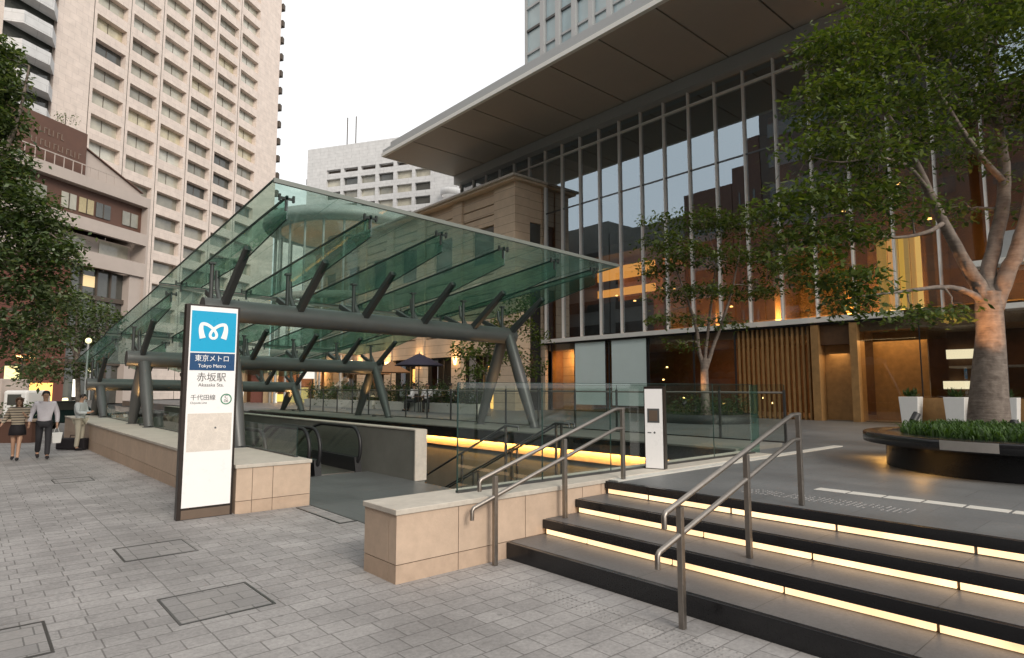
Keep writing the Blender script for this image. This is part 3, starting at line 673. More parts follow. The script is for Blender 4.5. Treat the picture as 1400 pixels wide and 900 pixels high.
# ------------------------------------------------------------------ main building with the great glass front
def onX(x, y, X):
    r = ray(x, y); t = X/r.x; return Vector((X, r.y*t, EYE+r.z*t))
XG = 22.0
mb_ = thing('office_building', (XG, 10, DZ), label='large modern building with a tall glass front under a deep bronze overhang', cat='building')
def P(name, mat_, x0, x1, y0, y1, z0, z1, parent=mb_, **k):      # box given in world coordinates
    return bx(name, mat_, parent, x0-XG, x1-XG, y0-10, y1-10, z0-DZ, z1-DZ, **k)
YL = 22.42
my = [22.36-1.218*k for k in range(24)]
gy = [YL]+my
for i in range(len(my)-1):
    a, b = my[i+1]+.03, my[i]-.03
    P('glass_pane', M['facade'], XG, XG+.02, a, b, 4.22, 14.05)
for y in my: P('mullion', M['mullion'], XG-.13, XG+.06, y-.021, y+.021, 4.16 if y > 6.6 else 3.9, 14.05)
my2 = [22.36+1.218*k for k in range(1, 7)]
for i, y in enumerate(my2):
    P('mullion', M['mullion'], XG-.13, XG+.06, y-.021, y+.021, 12.35, 14.05)
    P('glass_pane', M['facade'], XG, XG+.02, y-1.218+.03, y-.03, 12.35, 14.05)
P('transom', M['mullion'], XG-.10, XG-.001, -6, 29.8, 13.42, 13.50)
P('transom', M['steel_dark'], XG-.03, XG-.001, -6, 22.36, 10.66, 10.72)
P('header', M['greymetal'], XG-.45, XG+.1, -6, 29.9, 14.06, 14.57)
P('sill_beam', M['fascia'], XG-.22, XG+.12, 6.4, 22.55, 3.97, 4.16)
P('sill_underside', M['dark'], XG-.12, XG+.1, 6.4, 22.5, 3.90, 3.968)
P('corner_post', M['bstone2'], XG-.10, XG+.35, 22.38, 22.58, DZ, 3.9)
P('roof_slab', M['greymetal'], 17.2, 60, -12, 30.0, 14.90, 15.6)
P('end_wall', M['brown'], XG+.1, 34, 22.38, 22.56, 4.2, 12.3)
P('end_wall', M['brown'], XG+.1, 40, 29.8, 29.95, 12.3, 14.9)
ye = [29.9]+[24.4-2.54*k+2.54 for k in range(0, 16)]
ye = [29.9, 27.0]+[24.42-2.54*k for k in range(0, 15)]
for a, b in zip(ye[:-1], ye[1:]):
    P('soffit_panel', M['soffit'], 16.78, XG-.02, b+.035, a-.035, 14.60, 14.68)
P('soffit_backing', M['dark'], 17.0, XG+.2, -12, 29.8, 14.70, 14.88)
P('fascia', M['fascia'], 16.60, 16.775, -12, 29.95, 14.58, 14.76)
P('fascia_top', M['greymetal'], 16.68, 17.15, -12, 29.95, 14.80, 14.98)
P('end_fascia', M['fascia'], 16.78, XG+.3, 29.905, 29.98, 14.585, 14.75)
# interior
P('floor_slab', M['intfloor'], XG+.13, 36, -12, 22.37, 3.6, 3.95)
P('upper_floor', M['wood_dark'], XG+.13, 36, -12, 22.37, 3.951, 4.20)
P('lobby_floor', M['intfloor'], XG+.3, 36, -12, 22.37, DZ-.2, DZ+.03)
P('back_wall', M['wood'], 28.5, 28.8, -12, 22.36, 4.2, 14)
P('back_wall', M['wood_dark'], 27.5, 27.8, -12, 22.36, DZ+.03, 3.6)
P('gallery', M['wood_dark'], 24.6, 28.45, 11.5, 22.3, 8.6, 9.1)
P('ceiling', M['dark'], XG+.12, 36, -12, 22.37, 14.06, 14.55)
for i in range(9):
    y = 21.2-2.9*i
    P('timber_fin', M['wood'], 26.5, 28.45, y-.12, y+.12, 4.21, 13.9)
P('end_wall', M['wood'], XG+.1, 36, 22.38, 22.5, DZ-.1, 4.19)
P('end_wall', M['wood'], 36, 36.2, -12, 22.5, DZ-.1, 14)
# lit ceiling coves of the cafe upstairs
c0 = onX(800, 388, 26); c1 = onX(862, 366, 26)
P('cove_panel', M['warm_soft'], 26.0, 26.1, c1.y-1.5, c0.y, c0.z-.05, c0.z+.65)
P('cove_panel', M['warm_soft'], 26.0, 26.1, c1.y-1.5, c0.y, c0.z-.95, c0.z-.55)
P('cafe_bar', M['wood_dark'], 25.2, 25.9, c1.y-1.5, c0.y, 4.21, c0.z-1.4)
def inlight(p, e, sz=1.5, col=(1, .55, .2), rot=(0, 0, 0), parent=mb_):
    ld = bpy.data.lights.new('interior_lamp', 'AREA'); ld.size = sz; ld.energy = e; ld.color = col
    lo = bpy.data.objects.new('interior_lamp', ld); COL.objects.link(lo); lo.parent = parent; lo.location = (p[0]-XG, p[1]-10, p[2]-DZ); lo.rotation_euler = rot
inlight((26.3, 12.5, 4.6), 130, 1.2, (1, .60, .22), (0, R(-125), 0))
inlight((26.3, 9.2, 4.6), 170, 1.2, (1, .60, .22), (0, R(-125), 0))
inlight((27.2, 19, 8.4), 60, 2.0, (1, .5, .16), (0, 0, 0))
inlight((26.2, 3.5, 4.8), 150, 1.5, (1, .62, .24), (0, R(-125), 0)); inlight((26.2, 16, 4.6), 70, 1.2, (1, .60, .22), (0, R(-125), 0))
inlight((22.6, 6.9, 3.3), 20, 1.6, (1, .66, .30)); inlight((22.1, 8.5, 2.9), 3, .6, (1, .66, .3)); inlight((24.5, 2.5, 3.5), 30, 1.2, (1, .6, .25)); inlight((25, 14, 3.5), 20, 1.2, (1, .5, .2))
inlight((22.5, 21.4, 3.5), 26, .35, (1, .5, .15), (0, R(-38), 0)); inlight((24.5, 15, 3.3), 30, 1, (1, .5, .18), (0, R(-40), 0)); inlight((24.5, 10.5, 3.3), 40, 1, (1, .5, .18), (0, R(-40), 0))
# yellow lit room upstairs
a = onX(1196, 330, 23.6); b = onX(1257, 322, 23.6)
for k in range(8):
    y0 = b.y+(a.y-b.y)*k/8
    P('lit_curtain', emat('lit curtain', (1, random.uniform(.60, .74), random.uniform(.14, .26)), random.choice((.55, .9, 1.3, 1.6))), 23.6+.05*(k % 2), 23.66+.05*(k % 2), y0, y0+(a.y-b.y)/8-.02, 4.25, a.z)
# lit tips: small ceiling lamps seen through the glass
for px, py in ((843, 405), (868, 412), (905, 395), (1000, 420), (1153, 290), (1228, 252), (1271, 300), (922, 396)):
    q = onX(px, py, 24.5); MB().lathe([(.001, 0), (.07, 0), (.06, .05), (.001, .06)], (q.x-XG, q.y-10, q.z-DZ), 10).build('ceiling_lamp', M['warm'], mb_)
for px, py in ((912, 503), (907, 520), (1044, 545), (1055, 552), (990, 553), (935, 545)):
    q = onX(px, py, 24.2); MB().lathe([(.001, 0), (.045, 0), (.04, .05), (.001, .06)], (q.x-XG, q.y-10, q.z-DZ), 10).build('ceiling_lamp', M['warm'], mb_)
# lower level
P('stone_wall_panel', M['bstone'], 23.2, 23.4, 20.45, 22.37, DZ+.03, 3.6)
for (y0, y1) in ((18.49, 20.37), (16.20, 18.11)):
    P('roller_blind', M['blind'], XG-.05, XG-.03, y0, y1, .95, 3.88)
    P('blind_frame', M['dark'], XG-.06, XG-.03, y0-.06, y0-.005, DZ, 3.89)
for y in (22.0, 20.42, 18.3, 16.1, 13.9, 12.1):
    P('lower_mullion', M['dark'], XG-.02, XG+.012, y-.035, y+.035, DZ, 3.89)
for a, b in ((20.46, 21.96), (18.34, 20.38), (16.14, 18.26), (13.94, 16.06), (12.14, 13.86)):
    P('lower_glass', M['facade_low'], XG-.002, XG+.008, a, b, DZ, 3.89)
for k in range(15):
    y = 11.95-.185*k; P('timber_slat', M['wood'], XG+.0, XG+.14, y-.035, y+.035, DZ, 3.89)
P('portal', M['wood'], XG-.15, XG+.5, 8.95, 9.2, DZ, 3.89); P('portal', M['wood'], XG-.15, XG+.5, 7.72, 7.95, DZ, 3.89)
P('portal_door', M['wood'], XG+.35, XG+.42, 7.96, 8.94, DZ, 3.2); P('portal_head', M['wood_dark'], XG+.0, XG+.4, 7.96, 8.94, 3.2, 3.88)
P('lobby_panel', M['wood'], XG+1.2, XG+1.3, 6.1, 7.7, DZ+.03, 3.6)
for a, b in ((6.0, 7.68), (3.9, 5.96), (1.8, 3.86), (-.3, 1.76)):
    P('lobby_glass', M['facade_low'], XG-.002, XG+.008, a, b, DZ, 3.98); P('lower_mullion', M['dark'], XG-.02, XG+.012, a-.035, a-.005, DZ, 3.98)
for (xa, ya, xb, yb) in ((1294, 477, 1334, 491), (1290, 521, 1337, 532), (1262, 512, 1266, 536)):
    a = onX(xa, yb, 24.4); b = onX(xb, ya, 24.4); P('lit_shelf', M['whitelamp2'] if 'whitelamp2' in M else M.setdefault('whitelamp2', emat('lit display', (1, .95, .7), .8)), 24.4, 24.5, b.y, a.y, a.z, b.z)
a = onX(1240, 502, 23.4); P('shelf', M['greymetal'], 23.4, 24.35, -2, 5.6, a.z-.06, a.z)
P('display_wall', M['wood_dark'], 24.6, 24.7, -4, 5.9, DZ+.03, 3.6)
a = onX(1325, 365, 21.4); P('balcony_slab', M['fascia'], 21.2, XG-.14, 2.4, a.y, a.z-.05, a.z+.12); P('balcony_box', M['greymetal'], 21.5, XG-.14, 2.4, a.y-.6, a.z+.122, a.z+.9)
a = onX(1372, 421, 21.4); P('balcony_slab', M['fascia'], 21.2, XG-.14, 1.5, a.y, a.z-.05, a.z+.10)
# low timber screen and white pots in front of the lobby
bx('low_screen', M['wood'], None, 21.35, 21.45, .5, 6.4, DZ, 1.45, label='low tan timber screen in front of the lobby glass, behind the large tree', cat='screen')
for px, lab in ((1246, 'white square pot left of the large tree trunk'), (1308, 'pale blue-white square pot between the left pot and the tree trunk'), (1378, 'white tapered pot just right of the large tree trunk')):
    q = onX(px, 560, 20.9); t = thing('plant_pot', (20.9, q.y, DZ), label=lab, cat='plant pot', group='square white pots before the lobby')
    m = MB().add([(-.2, -.2, 0), (.2, -.2, 0), (.2, .2, 0), (-.2, .2, 0), (-.25, -.25, .85), (.25, -.25, .85), (.25, .25, .85), (-.25, .25, .85)], [(3, 2, 1, 0), (0, 1, 5, 4), (1, 2, 6, 5), (2, 3, 7, 6), (3, 0, 4, 7), (4, 5, 6, 7)])
    m.build('pot', M['white'], t, bevel=.01)
    random.seed(int(px)); m = MB()
    for k in range(90):
        a_ = random.random()*6.28; l = random.uniform(.12, .34); e_ = random.uniform(.2, 1.3); c = Vector((random.uniform(-.12, .12), random.uniform(-.12, .12), .85))
        d = Vector((math.cos(a_)*math.cos(e_), math.sin(a_)*math.cos(e_), math.sin(e_))); s_ = d.cross(Vector((0, 0, 1))).normalized()*.03
        m.add([c, c+d*l*.5+s_, c+d*l, c+d*l*.5-s_], [(0, 1, 2, 3)])
    m.build('foliage', M['hedge'], t)

# ------------------------------------------------------------------ stone building beside it
sb = thing('stone_building', (20.06, 22.6, DZ), label='sand coloured coursed stone building with flat cornice beside the glass front', cat='building')
def S(name, mat_, x0, x1, y0, y1, z0, z1, **k): return bx(name, mat_, sb, x0-20.06, x1-20.06, y0-22.6, y1-22.6, z0-DZ, z1-DZ, **k)
S('corner_pier', M['bstone'], 20.06, 21.08, 22.6, 24.25, .6, 12.1)
S('rear_body', M['bstone'], 20.4, 30, 23.0, 46, 4.3, 12.1)
S('side_pier', M['bstone2'], 21.95, 22.10, 22.601, 23.0, .6, 12.1)
S('side_panel', M['bstone2'], 21.08, 21.95, 22.66, 23.0, 6.8, 8.9); S('side_panel', M['bstone2'], 21.08, 21.95, 22.66, 23.0, 10.2, 12.1)
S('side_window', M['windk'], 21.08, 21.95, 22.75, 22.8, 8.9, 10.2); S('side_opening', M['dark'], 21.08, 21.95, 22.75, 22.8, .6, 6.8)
S('side_wall_top', M['bstone2'], 22.1, 22.3, 22.61, 23.0, .6, 12.1)
for i in range(6):
    y0 = 24.25+3.67*i; y1 = y0+2.82
    # recessed bay: lintel, spandrels, window
    S('lintel', M['bstone'], 20.16, 20.39, y0, y1, 3.45, 4.55)
    for k, (z0, z1) in enumerate(((4.62, 5.6), (5.67, 6.6), (6.67, 7.6), (7.67, 8.25))):
        S('spandrel', M['bstone'], 20.20, 20.39, y0, y1, z0, z1)
    for z0, z1 in ((10.25, 10.75), (10.82, 11.3), (11.37, 12.09)): S('spandrel', M['bstone'], 20.20, 20.39, y0, y1, z0, z1)
    S('window', M['windk'], 20.34, 20.37, y0+.1, y0+1.95, 8.26, 10.2); S('window_jamb', M['bstone'], 20.20, 20.39, y0+1.96, y1, 8.26, 10.2)
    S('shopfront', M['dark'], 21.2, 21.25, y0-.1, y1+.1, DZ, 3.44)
    if i in (0, 2): S('lit_doorway', M['warm_soft'], 21.1, 21.15, y0+1.2, y0+1.9, DZ, 2.9)
    S('shop_frame', M['steel_dark'], 20.9, 20.95, y0+.85, y0+.95, DZ, 3.44); S('shop_frame', M['steel_dark'], 20.9, 20.95, y0+1.85, y0+1.95, DZ, 3.44)
    S('pilaster', M['bstone'], 20.06, 20.42, y1, y1+.85, .6, 12.09)
    m = MB().lathe([(.05, 0), (.12, .35), (.13, .36)], (20.0-20.06, y1+.42-22.6, 3.0-DZ), 10, ); m.build('wall_lamp', M['warm'], sb)
    ld = bpy.data.lights.new('wall_lamp_light', 'POINT'); ld.energy = 22; ld.color = (1, .6, .28); ld.shadow_soft_size = .1
    lo = bpy.data.objects.new('wall_lamp_light', ld); COL.objects.link(lo); lo.parent = sb; lo.location = (-.45, y1+.42-22.6, 3.6-DZ)
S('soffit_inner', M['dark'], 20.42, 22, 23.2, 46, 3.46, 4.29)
S('cornice', M['bstone'], 19.75, 30, 22.32, 46.3, 12.1, 12.22, ); S('cornice_top', M['coping'], 19.62, 30, 22.2, 46.4, 12.222, 12.34)

# ------------------------------------------------------------------ blue glass tower above
gt = thing('glass_tower', (50, 30, DZ), label='pale blue glass tower rising behind the roof overhang', cat='tower')
q = onX(722, 40, 50); Yc = q.y
bx('glass_body', M['bluewin'], gt, 0, 26, -45, Yc-30, 14, 95, )
ys_ = [onX(745, 40, 50).y-2.58*k for k in range(20)]
for y in ys_: bx('pilaster', M['greymetal'], gt, -.55, -.002, y-.32-30, y+.32-30, 14, 95)
bx('pilaster', M['greymetal'], gt, -.3, .3, Yc-30, Yc+.3-30, 14, 95)
for k in range(26):
    z = 18.2+3.0*k
    bx('floor_bar', M['steel_dark'] if k % 2 else M['greymetal'], gt, -.22, -.003, -45, Yc-30, z, z+.28)

# ------------------------------------------------------------------ towers across the street corner
dA = (math.sin(AZ+R(14)), math.cos(AZ+R(14)))          # direction of the cream tower's front
def local(P0, d):
    n = (d[1], -d[0])                                  # outward normal, towards the camera
    ang = math.atan2(d[1], d[0]); return ang
P0 = at(130, 250, 80); ang = math.atan2(dA[1], dA[0])
tw = thing('hotel_tower', (P0.x, P0.y, 0), rz=ang, label='tall cream tower with a grid of recessed windows at the upper left', cat='tower')
# local frame: +x along the front (away), +y is the left normal -> front faces -y
HW = 22
cols = [-1.25+5.72*k for k in range(6)]; WW = 4.75; FH = 3.49
zw = [48.45+FH*k for k in range(-12, 12)]
def T(name, mat_, x0, x1, y0, y1, z0, z1, parent=tw, **k): return bx(name, mat_, parent, x0, x1, y0, y1, z0, z1, **k)
T('core', M['reveal'], -40, 38.0, .9, 24, 0, 95)
# solid cladding between windows: piers and spandrels, joined as one facade part
m = MB()
m.box(-6.6, cols[0], 0, .9, 0, 95)
for i, c in enumerate(cols):
    m.box(c+WW, (cols[i+1] if i < 5 else 38.4), 0, .9, 0, 95)
    prev = 0
    for zt_ in zw:
        m.box(c, c+WW, .002, .9, prev, zt_-2.05); prev = zt_
    m.box(c, c+WW, .002, .9, prev, 95)
m.box(-40, -12.9, 0, .9, 0, 95); m.box(38.4, 38.6, .3, 24, 0, 95)
m.build('facade_wall', M['tower'], tw)
m = MB()
for c in cols: m.box(c-.52, c-.44, -.02, -.001, 0, 95)
m.build('vertical_joint', M['reveal'], tw)
random.seed(5); cnt = 0; small = MB()
for zt_ in zw[::-1]:
    for i, c in enumerate(cols):
        if zt_ < 12: continue
        r = random.random(); low = (zt_ < 42 and i > 2) or zt_ < 34
        mm = M['windk'] if (low and r < .6) or r < .015 else (M['win2'] if r < .45 else (M['win3'] if r < .72 else (M['winw'] if r < .82 else M['win'])))
        wd_ = MB().box(c+.02, c+WW-.02, .84, .88, zt_-2.03, zt_-.02)
        if cnt < 96 and zt_ < 90:
            o = wd_.build('window', mm, tw); MB().box(c+WW*.5-.04, c+WW*.5+.04, .80, .839, zt_-2.03, zt_-.02).build('mullion', M['reveal'], o); cnt += 1
        else: small.add(wd_.v, wd_.f)
small.build('window_rows', M['win'], tw, kind='stuff')
for k in range(14):                                     # faceted balconies at the left corner
    z = 43.9+3.49*(k-4)
    m = MB().prism([(-12.9, 0, z), (-11.9, -1.7, z), (-8.6, -1.9, z), (-6.6, 0, z)], (0, 0, 1.55)); m.build('balcony', M['white'] if 0 else M['tower2'], tw)
T('balcony_recess', M['windk'], -12.9, -6.6, .5, .6, 20, 95)
for k in range(18):
    z = 32+3.49*k; MB().prism([(38.62, -.3, z), (39.5, -.1, z), (39.5, 1.2, z), (38.62, 1.5, z)], (0, 0, 1.2)).build('side_balcony', M['reveal'], tw)
# podium of the tower
P1 = at(205, 300, 72)
pd = thing('podium_building', (P1.x, P1.y, 0), rz=ang, label='lower wing with white parapet bands and dark brown floors under the cream tower', cat='building')
def D(name, mat_, x0, x1, y0, y1, z0, z1, **k): return bx(name, mat_, pd, x0, x1, y0, y1, z0, z1, **k)
M['pwhite'] = mat('cream painted concrete', (.52, .445, .40), .7, var=.06, scale=.6)
D('parapet_band', M['pwhite'], -40, 0, 0, .5, 22.95, 24.1)
D('floor_slab', M['pwhite'], -40, 0, .5, 12, 22.95, 23.2)
m = MB()
for k in range(22): m.box(-26+k, -25.93+k, .1, .16, 24.1, 25.25)
m.box(-26, -4.4, .09, .17, 25.2, 25.3); m.build('roof_railing', M['pwhite'], pd)
MB().prism([(-7.7, 1.4, 24.1), (-.1, 1.4, 24.1), (-.1, 1.4, 24.9), (-7.7, 1.4, 27.6)], (0, 3, 0)).build('sloping_wall', M['pwhite'], pd)
MB().bar((-7.8, 1.3, 27.66), (0, 1.3, 24.92), .3, .10).build('sloping_coping', M['brown'], pd)
D('penthouse', M['brown'], -30, -7.9, .9, 10, 24.1, 29.0)
D('brown_floor', M['brown'], -40, -.35, .9, 6, 19.7, 22.94)
for x0, x1, mm in ((-10.4, -8.75, 'win2'), (-8.4, -6.7, 'curt'), (-6.4, -4.6, 'windk'), (-3.0, -.9, 'win'), (-15, -12, 'win')):
    if mm == 'curt': M.setdefault('curt', mat('window curtain', (.5, .42, .25), .5, var=.2))
    f = D('window', M[mm], x0, x1, .80, .88, 20.35, 21.95); MB().box((x0+x1)/2-.05, (x0+x1)/2+.05, .76, .799, 20.35, 21.95).build('mullion', M['reveal'], f)
D('end_pier', M['pwhite'], -.34, 0, .02, 6, 0, 22.94)
D('parapet_band', M['pwhite'], -40, -.35, 0, .5, 18.35, 19.69)
D('recess_wall', M['pwhite'], -40, -.35, 2.2, 6, 16.3, 18.34)
for x0, x1 in ((-8.6, -6.4), (-4.6, -.8), (-14, -11)): D('window', M['win2'], x0, x1, 2.1, 2.19, 16.4, 18.2)
D('parapet_band', M['pwhite'], -40, -.35, 0, .5, 14.6, 16.2)
D('white_pier', M['pwhite'], -2.1, -.35, .3, 3, 0, 14.59)
D('dark_hall', M['windk'], -9, -2.11, 1.2, 1.3, 0, 14.59)
for z in (11.2, 7.6, 4.2): D('floor_edge', M['reveal'], -9, -2.11, .9, 1.19, z, z+.5)
for x in (-7.4, -5.6, -3.9): D('hall_mullion', M['reveal'], x, x+.15, 1.0, 1.19, 0, 14.59)
D('hall_lamp', emat('dim warm window', (1, .75, .4), .35), -7.2, -5.7, 1.15, 1.19, 12.6, 13.8)
D('red_wall', M['redwall'], -22, -9.01, .6, 6, 0, 14.59)
D('lit_entrance', M['warm_soft'], -12.6, -10.2, .5, .59, .2, 2.2)
D('lit_entrance', emat('white lit window', (1, .95, .8), .9), -8.0, -7.4, .5, .59, .8, 2.6)
D('canopy_lights', M['warm'], -14, -12.2, .3, .5, 4.6, 4.75)
D('body', M['reveal'], -40, -.36, 6, 20, 0, 24)
M['letter'] = mat('weathered letter metal', (.24, .17, .13), .5, .2, var=.1)
random.seed(14)
for z0, n, x0_ in ((27.2, 7, -13.6), (25.9, 12, -13.9)):     # two rows of raised metal letters, too far to read
    for k in range(n):
        x = x0_+.46*k; m = MB(); m.box(x, x+.09, .84, .899, z0, z0+.62)
        if k % 3 != 1: m.box(x+.091, x+.30, .84, .899, z0+random.choice((0, .27, .53)), z0+random.choice((.09, .36, .62)) if 0 else z0+.62 if False else z0+.09+random.choice((0, .27, .53))) if False else m.box(x+.091, x+.3, .84, .899, z0+.27*(k % 3), z0+.27*(k % 3)+.09)
        m.build('raised_letter', M['letter'], pd)

# grey tower in the middle distance
dC = (math.sin(AZ+R(108)), math.cos(AZ+R(108))); C0 = at(421, 205, 165); angC = math.atan2(dC[1], dC[0])
ct = thing('office_tower', (C0.x, C0.y, 0), rz=angC, label='pale grey tower with window rows, small between the cream tower and the roof', cat='tower')
def onplane(px, py, P, d):
    n = (d[1], -d[0]); r = ray(px, py); t = (P[0]*n[0]+P[1]*n[1])/(r.x*n[0]+r.y*n[1]); q = Vector((r.x*t, r.y*t, EYE+r.z*t))
    return ((q.x-P[0])*d[0]+(q.y-P[1])*d[1], q.z)
def zc(px, py): return onplane(px, py, C0, dC)
s1 = zc(447, 245)[0]; ce = [zc(400+v/5.292, 240) [0] for v in (247, 369, 494, 622, 754, 886)]
ztop = zc(421, 205)[1]; zr = zc(447, 246)[1]
L = ce[-1]-ce[0]; bwid = L/5; send = zc(625, 270)[0]
bx('core', M['reveal'], ct, 0.3, send-.3, 1.2, 26, 0, ztop-1)
m = MB(); m.box(0, ce[0], 0, 1.2, 0, ztop); FHc = 3.62; rows = [zr-FHc*k for k in range(14)]
for i, c in enumerate(ce):
    c1 = c+bwid*.82; nx_ = ce[i+1] if i < 5 else send
    m.box(c1, nx_, 0, 1.2, 0, ztop); m.box(c, c1, .003, 1.2, rows[0]+2.6, ztop)
    for k, z in enumerate(rows): m.box(c, c1, .003, 1.2, (z-FHc if k < 13 else 0), z-2.1)
    m.box(c, c1, .003, 1.2, rows[0], rows[0]+1.5)
m.box(0, .3, 1.2, 26, 0, ztop)
m.build('facade_wall', M['tower2'], ct)
cnt = 0
for k, z in enumerate(rows):
    for i, c in enumerate(ce):
        r = random.random()
        bx('window', M['win2'] if r < .45 else (M['win'] if r < .7 else M['windk']), ct, c+.02, c+bwid*.82-.02, .8, .9, z-2.08, z-.02)
for x in (.7, 1.3):
    px = 463 if x < 1 else 475; s_, z_ = zc(px, 196)
    MB().tube([(s_, 4, ztop-1), (s_, 4, ztop+9.5)], .16, 6).build('antenna', M['reveal'], ct)
m = MB(); m.lathe([(2.2, 0), (2.6, .5), (2.6, 1.6), (2.2, 1.6)], (send-1.5, -.6, zc(612, 262)[1]-1.5), 18); m.build('round_balcony', M['tower2'], ct)
bx('antenna_base', M['reveal'], ct, -.5, -.001, .4, 1.2, zc(421, 252)[1], zc(421, 252)[1]+1.6)

# buildings on the other side of the street, seen only as reflections in the glass front
def rb(name, y0, y1, h, mt, label, bands=True, x=-25):
    t = thing(name, (x, y0, -.5), label=label, cat='building')
    bx('wall', M[mt], t, -18, 0, 0, y1-y0, 0, h)
    for k in range(int(h/3.6)-1): bx('window_band', M['windk'], t, .002, .06, 1, y1-y0-1, 2.6+3.6*k, 4.2+3.6*k)
rb('brick_building', 14, 33.9, 52, 'dkbrown', 'tall brown building across the street, mirrored dark in the glass front')
rb('brick_building', 34.0, 35.7, 32.2, 'brown', 'slim brown stair block across the street, mirrored beside the tall brown building')
rb('brick_building', 35.8, 37.6, 29.0, 'brown', 'lower brown stair block across the street, mirrored in the glass front')
rb('brick_building', 37.7, 44.4, 27.2, 'brown', 'mid height brown building across the street, mirrored in the glass front')
rb('grey_building', 44.5, 57, 24.6, 'concrete', 'low grey building across the street, mirrored near the middle of the glass front')
rb('grey_building', 57.2, 85, 26.5, 'concrete', 'long grey building across the street, mirrored near the stone building')
rb('brick_building', -40, 13.2, 30, 'brown', 'brown building behind the camera side of the street, mirrored at the right')

# ------------------------------------------------------------------ round glass pavilion behind the canopy
rc = at(478, 303, 48)
ro = thing('round_pavilion', (rc.x, rc.y, 0), label='round glass pavilion with warm lit ceiling, seen through the green canopy', cat='pavilion')
RZ = 13.4; rr_ = 5.4
MB().lathe([(0, RZ+1.2), (rr_+.9, RZ+1.0), (rr_+1.0, RZ+.5), (rr_+.9, RZ+.3), (rr_-.2, RZ+.2)], n=48).build('roof_disc', M['greymetal'], ro)
MB().lathe([(rr_-.3, RZ+.18), (rr_-1.6, RZ+.1), (0, RZ+.1)], n=48).build('lit_ceiling', emat('soft amber ceiling', (1, .62, .36), .14), ro)
MB().lathe([(rr_, 0), (rr_, RZ+.2)], n=48).build('glass_wall', M['facade_low'], ro)
for k in range(24):
    a_ = 2*math.pi*k/24; x, y = rr_*1.01*math.cos(a_), rr_*1.01*math.sin(a_); MB().bar((x, y, 0), (x, y, RZ+.2), .12, .12).build('mullion', M['greymetal'], ro)
for z in (4, 8): MB().lathe([(rr_-.2, z), (rr_+.15, z), (rr_+.15, z+.5), (rr_-.2, z+.5)], n=48).build('floor_ring', M['pwhite'], ro)
MB().lathe([(1.6, 0), (1.6, RZ)], n=16).build('inner_core', M['plaster'], ro)

# ------------------------------------------------------------------ row of small shops beyond the well
sh = thing('shop_row', (at(430, 540, 46).x, at(430, 540, 46).y, 0), rz=-AZ, label='low row of shops with lit fronts beyond the stairwell, under the far canopy', cat='building')
so = at(430, 540, 46)
def sx_(px): return (px-430)/F*46
def sz_(py): return EYE+(530-py)/F*46
def H(name, mat_, xa, xb, ya, yb, d0=0, d1=.3): return bx(name, mat_, sh, sx_(xa), sx_(xb), d0, d1, sz_(yb), sz_(ya))
H('back_wall', M['brown'], 250, 590, 497, 575, 3, 3.3); H('roof', M['concrete'], 245, 595, 488, 497, -1, 5)
H('red_column', M['redwall'], 340, 357, 500, 560, .4, .9); H('column', M['plaster'], 360, 372, 505, 572, 0, .5)
H('column', M['plaster'], 322, 334, 505, 572, 0, .5); H('column', M['wood'], 476, 482, 500, 572, .5, .8); H('column', M['wood'], 500, 506, 500, 572, .5, .8)
M['signy'] = emat('yellow shop sign', (.9, .8, .2), .7); M['signw'] = emat('white light box', (.9, .95, .95), .8)
ld = bpy.data.lights.new('shop_light', 'AREA'); ld.size = 8; ld.size_y = 1; ld.shape = 'RECTANGLE'; ld.energy = 420; ld.color = (1, .62, .3)
lo = bpy.data.objects.new('shop_light', ld); COL.objects.link(lo); lo.parent = sh; lo.location = (0, 1.2, sz_(498)-.1)
H('lit_sign', M['signy'], 380, 395, 539, 549, -.2, -.1); H('lit_sign', M['signw'], 409, 431, 504, 518, .2, .3); H('lit_sign', M['signw'], 373, 378, 538, 562, .1, .2)
H('lit_sign', M['signw'], 330, 334, 535, 560, -.2, -.1)
H('lit_front', M['warm_soft'], 474, 489, 534, 551, .9, 1.0); H('lit_front', emat('pink lit front', (.9, .6, .5), .5), 486, 496, 512, 528, 1.2, 1.3); H('lit_front', M['warm_soft'], 512, 516, 510, 560, 1.2, 1.3)
H('lit_front', emat('dim shop light', (.8, .6, .3), .4), 290, 322, 525, 560, 1.5, 1.6); H('lit_front', emat('dim shop light green', (.6, .6, .3), .3), 383, 412, 530, 566, 1.5, 1.6)
for x in (268, 300, 398, 420, 446, 462, 530, 548): H('shop_mullion', M['dark'], x, x+2, 500, 572, 1.0, 1.1)
stt = thing('outdoor_stair', (so.x, so.y, 0), rz=-AZ, label='white sided stair climbing to the right in front of the shops', cat='stairs')
MB().prism([(sx_(441), -2, sz_(552)), (sx_(478), -2, sz_(517)), (sx_(478), -2, sz_(521)), (sx_(445), -2, sz_(556))], (0, 1.6, 0)).build('stair_flight', M['white'], stt)
MB().box(sx_(441), sx_(444), -2, -1.8, sz_(565), sz_(505)).build('stair_post', M['white'], stt)

